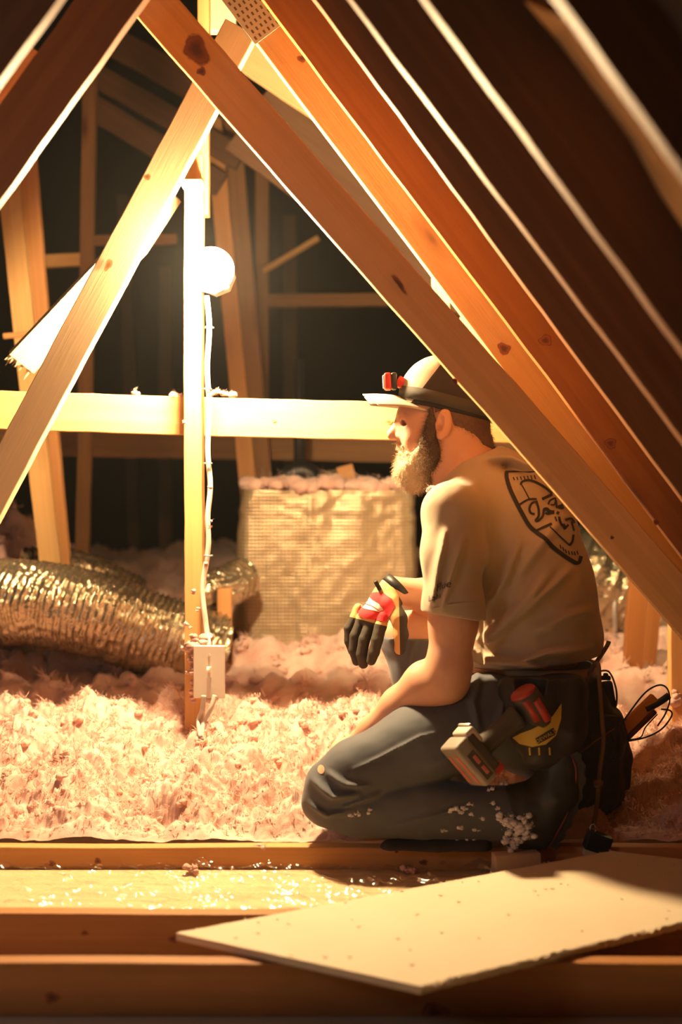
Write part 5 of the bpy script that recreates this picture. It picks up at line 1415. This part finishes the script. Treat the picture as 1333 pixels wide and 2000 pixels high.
# power tool: battery towards the camera
def drill():
    c = H(916, 1487, -0.335); root = empty('cordless_drill', c); tag(root, 'cordless power tool with dusty grey and red battery hanging from the pouch', 'power tool')
    h = Vector((0.66, 0.40, 0.62)).normalized(); l = Vector((0.52, 0.06, -0.80)); l = (l-h*l.dot(h)).normalized(); s = h.cross(l)   # s points to the viewer's side
    R3 = Matrix((l, s, h)).transposed(); R4 = R3.to_4x4()
    g1 = plain('dusty_grey_plastic', (0.30, 0.25, 0.20), 0.6, 0, 60, 0.3, 0.001, 0.45); g2 = plain('dark_grip', (0.07, 0.055, 0.04), 0.7, 0, 200, 0.4, 0.001)
    red = plain('red_tool_plastic', (0.50, 0.05, 0.025), 0.4, 0, 30, 0.1, 0.001, 0.3); rw = plain('worn_red_label', (0.62, 0.16, 0.12), 0.6, var=0.3); pale = plain('pale_worn_plastic', (0.62, 0.52, 0.42), 0.5, var=0.3)
    T = lambda x, y, z_: R4 @ Matrix.Translation((x, y, z_))
    bm = bmesh.new(); add_box(bm, 0.108, 0.074, 0.040, T(0, 0, 0), 0.007, 3); b = bm_obj('battery', bm, g1, root, True); b['label'] = 'dusty grey battery pack'
    bm = bmesh.new(); add_box(bm, 0.092, 0.066, 0.020, T(-0.002, 0, 0.028), 0.004, 2); bm_obj('battery_cap', bm, g2, b, True)
    bm = bmesh.new(); add_box(bm, 0.074, 0.011, 0.002, T(0.006, -0.016, -0.0205), 0.0008); bm_obj('red_label', bm, rw, b)
    bm = bmesh.new(); add_box(bm, 0.074, 0.011, 0.002, T(0.006, 0.016, -0.0205), 0.0008); bm_obj('red_label', bm, rw, b)
    for sg in (-1, 1):
        bm = bmesh.new(); add_box(bm, 0.066, 0.003, 0.020, T(0.010, sg*0.0375, 0.0), 0.001); sd = bm_obj('side_panel', bm, g2, b)
        for k in range(2):
            bm = bmesh.new(); add_box(bm, 0.020, 0.002, 0.008, T(-0.004+k*0.028, sg*0.0395, 0.002), 0.0005); bm_obj('side_mark', bm, rw, sd)
    bm = bmesh.new(); add_box(bm, 0.020, 0.060, 0.030, T(0.050, 0, 0.030), 0.005, 2); bm_obj('release_latch', bm, red, b, True)
    bm = bmesh.new(); add_box(bm, 0.040, 0.064, 0.026, T(-0.038, 0, 0.034), 0.006, 3); bm_obj('front_clip', bm, pale, b, True)
    bm = bmesh.new(); add_box(bm, 0.004, 0.050, 0.006, T(-0.060, 0, 0.046), 0.001); bm_obj('wire_clip', bm, M['steel'], b, True)
    a0 = h*0.04; a1 = H(1010, 1400, -0.285)-c; a2 = H(1040, 1368, -0.262)-c
    bm = bmesh.new(); add_tube(bm, spline([a0, a0.lerp(a1, 0.5), a1], 6), [0.026, .025, .024, .023, .022, .022, .022, .022, .022, .023, .024, .025, .026], 20); bm_obj('handle', bm, g2, root, True)
    # motor housing, pointing down into the pouch
    top = H(1022, 1352, -0.275)-c; bot = H(1058, 1412, -0.262)-c
    bm = bmesh.new(); add_tube(bm, [top, top.lerp(bot, .05), top.lerp(bot, .5), bot], [0.027, 0.031, 0.033, 0.030], 24); mh = bm_obj('motor_housing', bm, g2, root, True)
    bm = bmesh.new(); u = (bot-top).normalized(); add_tube(bm, [top-u*0.006, top-u*0.002, top+u*0.003], [0.022, 0.0285, 0.0300], 24); bm_obj('rear_cap', bm, red, mh, True)
    for dx in (-0.010, 0.012):
        bm = bmesh.new(); o_ = Vector((dx+0.002, -0.026, 0.004)); add_tube(bm, [top.lerp(bot, 0.25)+o_, top.lerp(bot, 0.9)+o_], [0.0095, 0.0095], 12); bm_obj('red_side_cover', bm, red, mh, True)
drill()
# hanging strap, loops, block, orange tool
cord = plain('brown_cord', (0.20, 0.11, 0.06), 0.8, 0, 300, 0.4, 0.001)
o = tube_obj('strap_cord', [H(*p) for p in ((1150, 1318, -.10), (1168, 1296, -.15), (1172, 1340, -.17), (1176, 1400, -.175), (1179, 1450, -.175), (1172, 1510, -.17), (1168, 1560, -.16), (1162, 1600, -.15), (1158, 1622, -.15))], 0.0052, cord, None, 8, 8)
tag(o, 'brown strap hanging down over the big black pouch', 'strap')
bm = bmesh.new(); bmesh.ops.create_icosphere(bm, subdivisions=3, radius=0.011)
for v in bm.verts: v.co *= 0.8+0.4*random.random()
bmesh.ops.smooth_vert(bm, verts=bm.verts, factor=0.5, use_axis_x=True, use_axis_y=True, use_axis_z=True)
k = bm_obj('knot', bm, cord, o, True); k.location = H(1169, 1530, -0.17)
o = tube_obj('shirt_tie', [H(*p) for p in ((1150, 1315, -.06), (1168, 1290, -.06), (1186, 1262, -.06), (1190, 1252, -.06))], 0.005, cord, None, 8, 6)
tag(o, 'short brown strap end sticking up behind the hem of the shirt', 'strap')
o = tube_obj('cord_loop', [H(*p) for p in ((1168, 1312, -.07), (1190, 1312, -.06), (1204, 1345, -.06), (1204, 1378, -.06), (1192, 1386, -.07), (1178, 1372, -.08), (1172, 1340, -.08))], 0.0022, cord, None, 8, 8)
tag(o, 'thin brown cord loop at the back of the belt', 'cord')
bm = bmesh.new(); add_box(bm, 0.026, 0.022, 0.058, Matrix.Rotation(math.radians(-10), 4, 'Y'), 0.006, 3); o = bm_obj('belt_clip', bm, M['black'], None, True); o.location = H(1189, 1355, -0.06)
for dz, s in ((0.036, 0.016), (0.042, 0.008)):
    bm = bmesh.new(); add_box(bm, s*1.4, 0.012, 0.010, Matrix.Translation((-0.006, 0, dz)), 0.003); bm_obj('clip_jaw', bm, M['black'], o, True)
tag(o, 'small black clip hanging inside the thin cord loop', 'clip')
bx = empty('hanging_block', H(1166, 1652, -0.22)); tag(bx, 'small black and cream block hanging by the joist from the brown strap', 'block')
Rb = Matrix.Rotation(math.radians(18), 4, 'Y')
bm = bmesh.new(); add_box(bm, 0.054, 0.034, 0.040, Rb @ Matrix.Translation((0, 0, 0.008)), 0.003, 2); bm_obj('case', bm, M['black'], bx, False)
bm = bmesh.new(); add_box(bm, 0.047, 0.030, 0.014, Rb @ Matrix.Translation((-0.002, 0, -0.018)), 0.002, 2); bm_obj('cream_base', bm, plain('cream_plastic', (0.70, 0.55, 0.36), 0.6), bx, False)
bm = bmesh.new(); add_tube(bm, [Vector((0.006*math.cos(t), 0, 0.036+0.011*math.sin(t)))+Vector((-0.008, 0, 0)) for t in np.linspace(0, 6.28, 20)], 0.0012, 6); bm_obj('wire_hook', bm, M['steel'], bx, True)
tl = empty('orange_saw', H(1215, 1430, -0.03)); tag(tl, 'orange handled tool with black wire loops sticking out of the big pouch', 'hand tool')
org = plain('orange_plastic', (0.85, 0.32, 0.05), 0.45, 0, 60, 0.2, 0.001, 0.2)
def tb(name, pts, r, m, sg=10):
    o = tube_obj(name, [H(*p) for p in pts], r, m, None, sg, 6); return adopt(o, tl)
bm = bmesh.new(); d = (H(1286, 1362, -.03)-H(1205, 1440, -.03)); L = d.length; x = d.normalized()
add_box(bm, L, 0.020, 0.030, Matrix.Translation(H(1242, 1402, -.03)) @ frame(x, (0, 0, 1)).to_4x4(), 0.005, 3); adopt(bm_obj('handle', bm, org, None, True), tl)
bm = bmesh.new(); add_box(bm, L*0.75, 0.022, 0.012, Matrix.Translation(H(1250, 1417, -.034)) @ frame(x, (0, 0, 1)).to_4x4(), 0.004, 3); adopt(bm_obj('lower_grip', bm, plain('dark_red_grip', (0.12, 0.015, 0.01), 0.5), None, True), tl)
tb('black_tip', ((1262, 1385, -.035), (1288, 1372, -.035), (1308, 1358, -.035)), 0.008, M['black'])
tb('wire_loop', ((1212, 1418, -.05), (1235, 1385, -.05), (1262, 1352, -.05), (1288, 1338, -.05), (1304, 1345, -.05), (1309, 1368, -.05), (1300, 1395, -.045), (1285, 1418, -.045)), 0.0020, M['black'], 8)
tb('wire_loop', ((1292, 1385, -.045), (1310, 1388, -.05), (1312, 1400, -.05), (1292, 1425, -.05), (1262, 1440, -.05), (1225, 1448, -.05)), 0.0020, M['black'], 8)
tb('wire_loop', ((1228, 1445, -.05), (1252, 1440, -.05), (1262, 1420, -.05), (1285, 1395, -.05)), 0.0016, M['black'], 8)
o = tube_obj('red_lead', [H(*p) for p in ((1128, 1475, -.20), (1160, 1450, -.20), (1198, 1424, -.14), (1204, 1418, -.08))], 0.0016, plain('dull_red_lead', (0.25, 0.06, 0.03), 0.6), None, 6, 6)
tag(o, 'thin dull red lead running across the big black pouch', 'cable')

# insulation stuck to the man
loose('insulation_scraps', 'white insulation clinging to the toe of the black boot', [at(x, y, 3.045) for x, y in ((992, 1612), (1000, 1625), (985, 1602), (1008, 1640), (1018, 1618), (1024, 1605), (1030, 1632), (1002, 1650))], 0.0048, (0.008, 0.003, 0.008), 9, None, 7, M['fleck'])
Bt = bvh(trs)
pp = [(890, 1580), (898, 1587), (907, 1580), (912, 1572), (925, 1590), (880, 1582), (968, 1570), (972, 1580), (976, 1590), (900, 1615), (930, 1622), (868, 1620), (945, 1600), (955, 1545), (985, 1535), (920, 1640), (890, 1640), (850, 1640), (700, 1588), (684, 1592), (722, 1585), (965, 1530)]
loose('insulation_scraps', 'white flecks of insulation sprinkled over his lower trouser leg', [q for q in (drape(Bt, x, y, 0.0015) for x, y in pp) if q], 0.0028, (0.0045, 0.001, 0.0025), 3, None, 4, M['fleck'])
Bt = bvh(shirt)
loose('insulation_scraps', 'cream tuft of insulation caught at the collar below the beard', [H(x, y, -0.10) for x, y in ((842, 955), (848, 962), (853, 970), (846, 978), (843, 988), (850, 985))], 0.006, (0.003, 0.004, 0.004), 4)
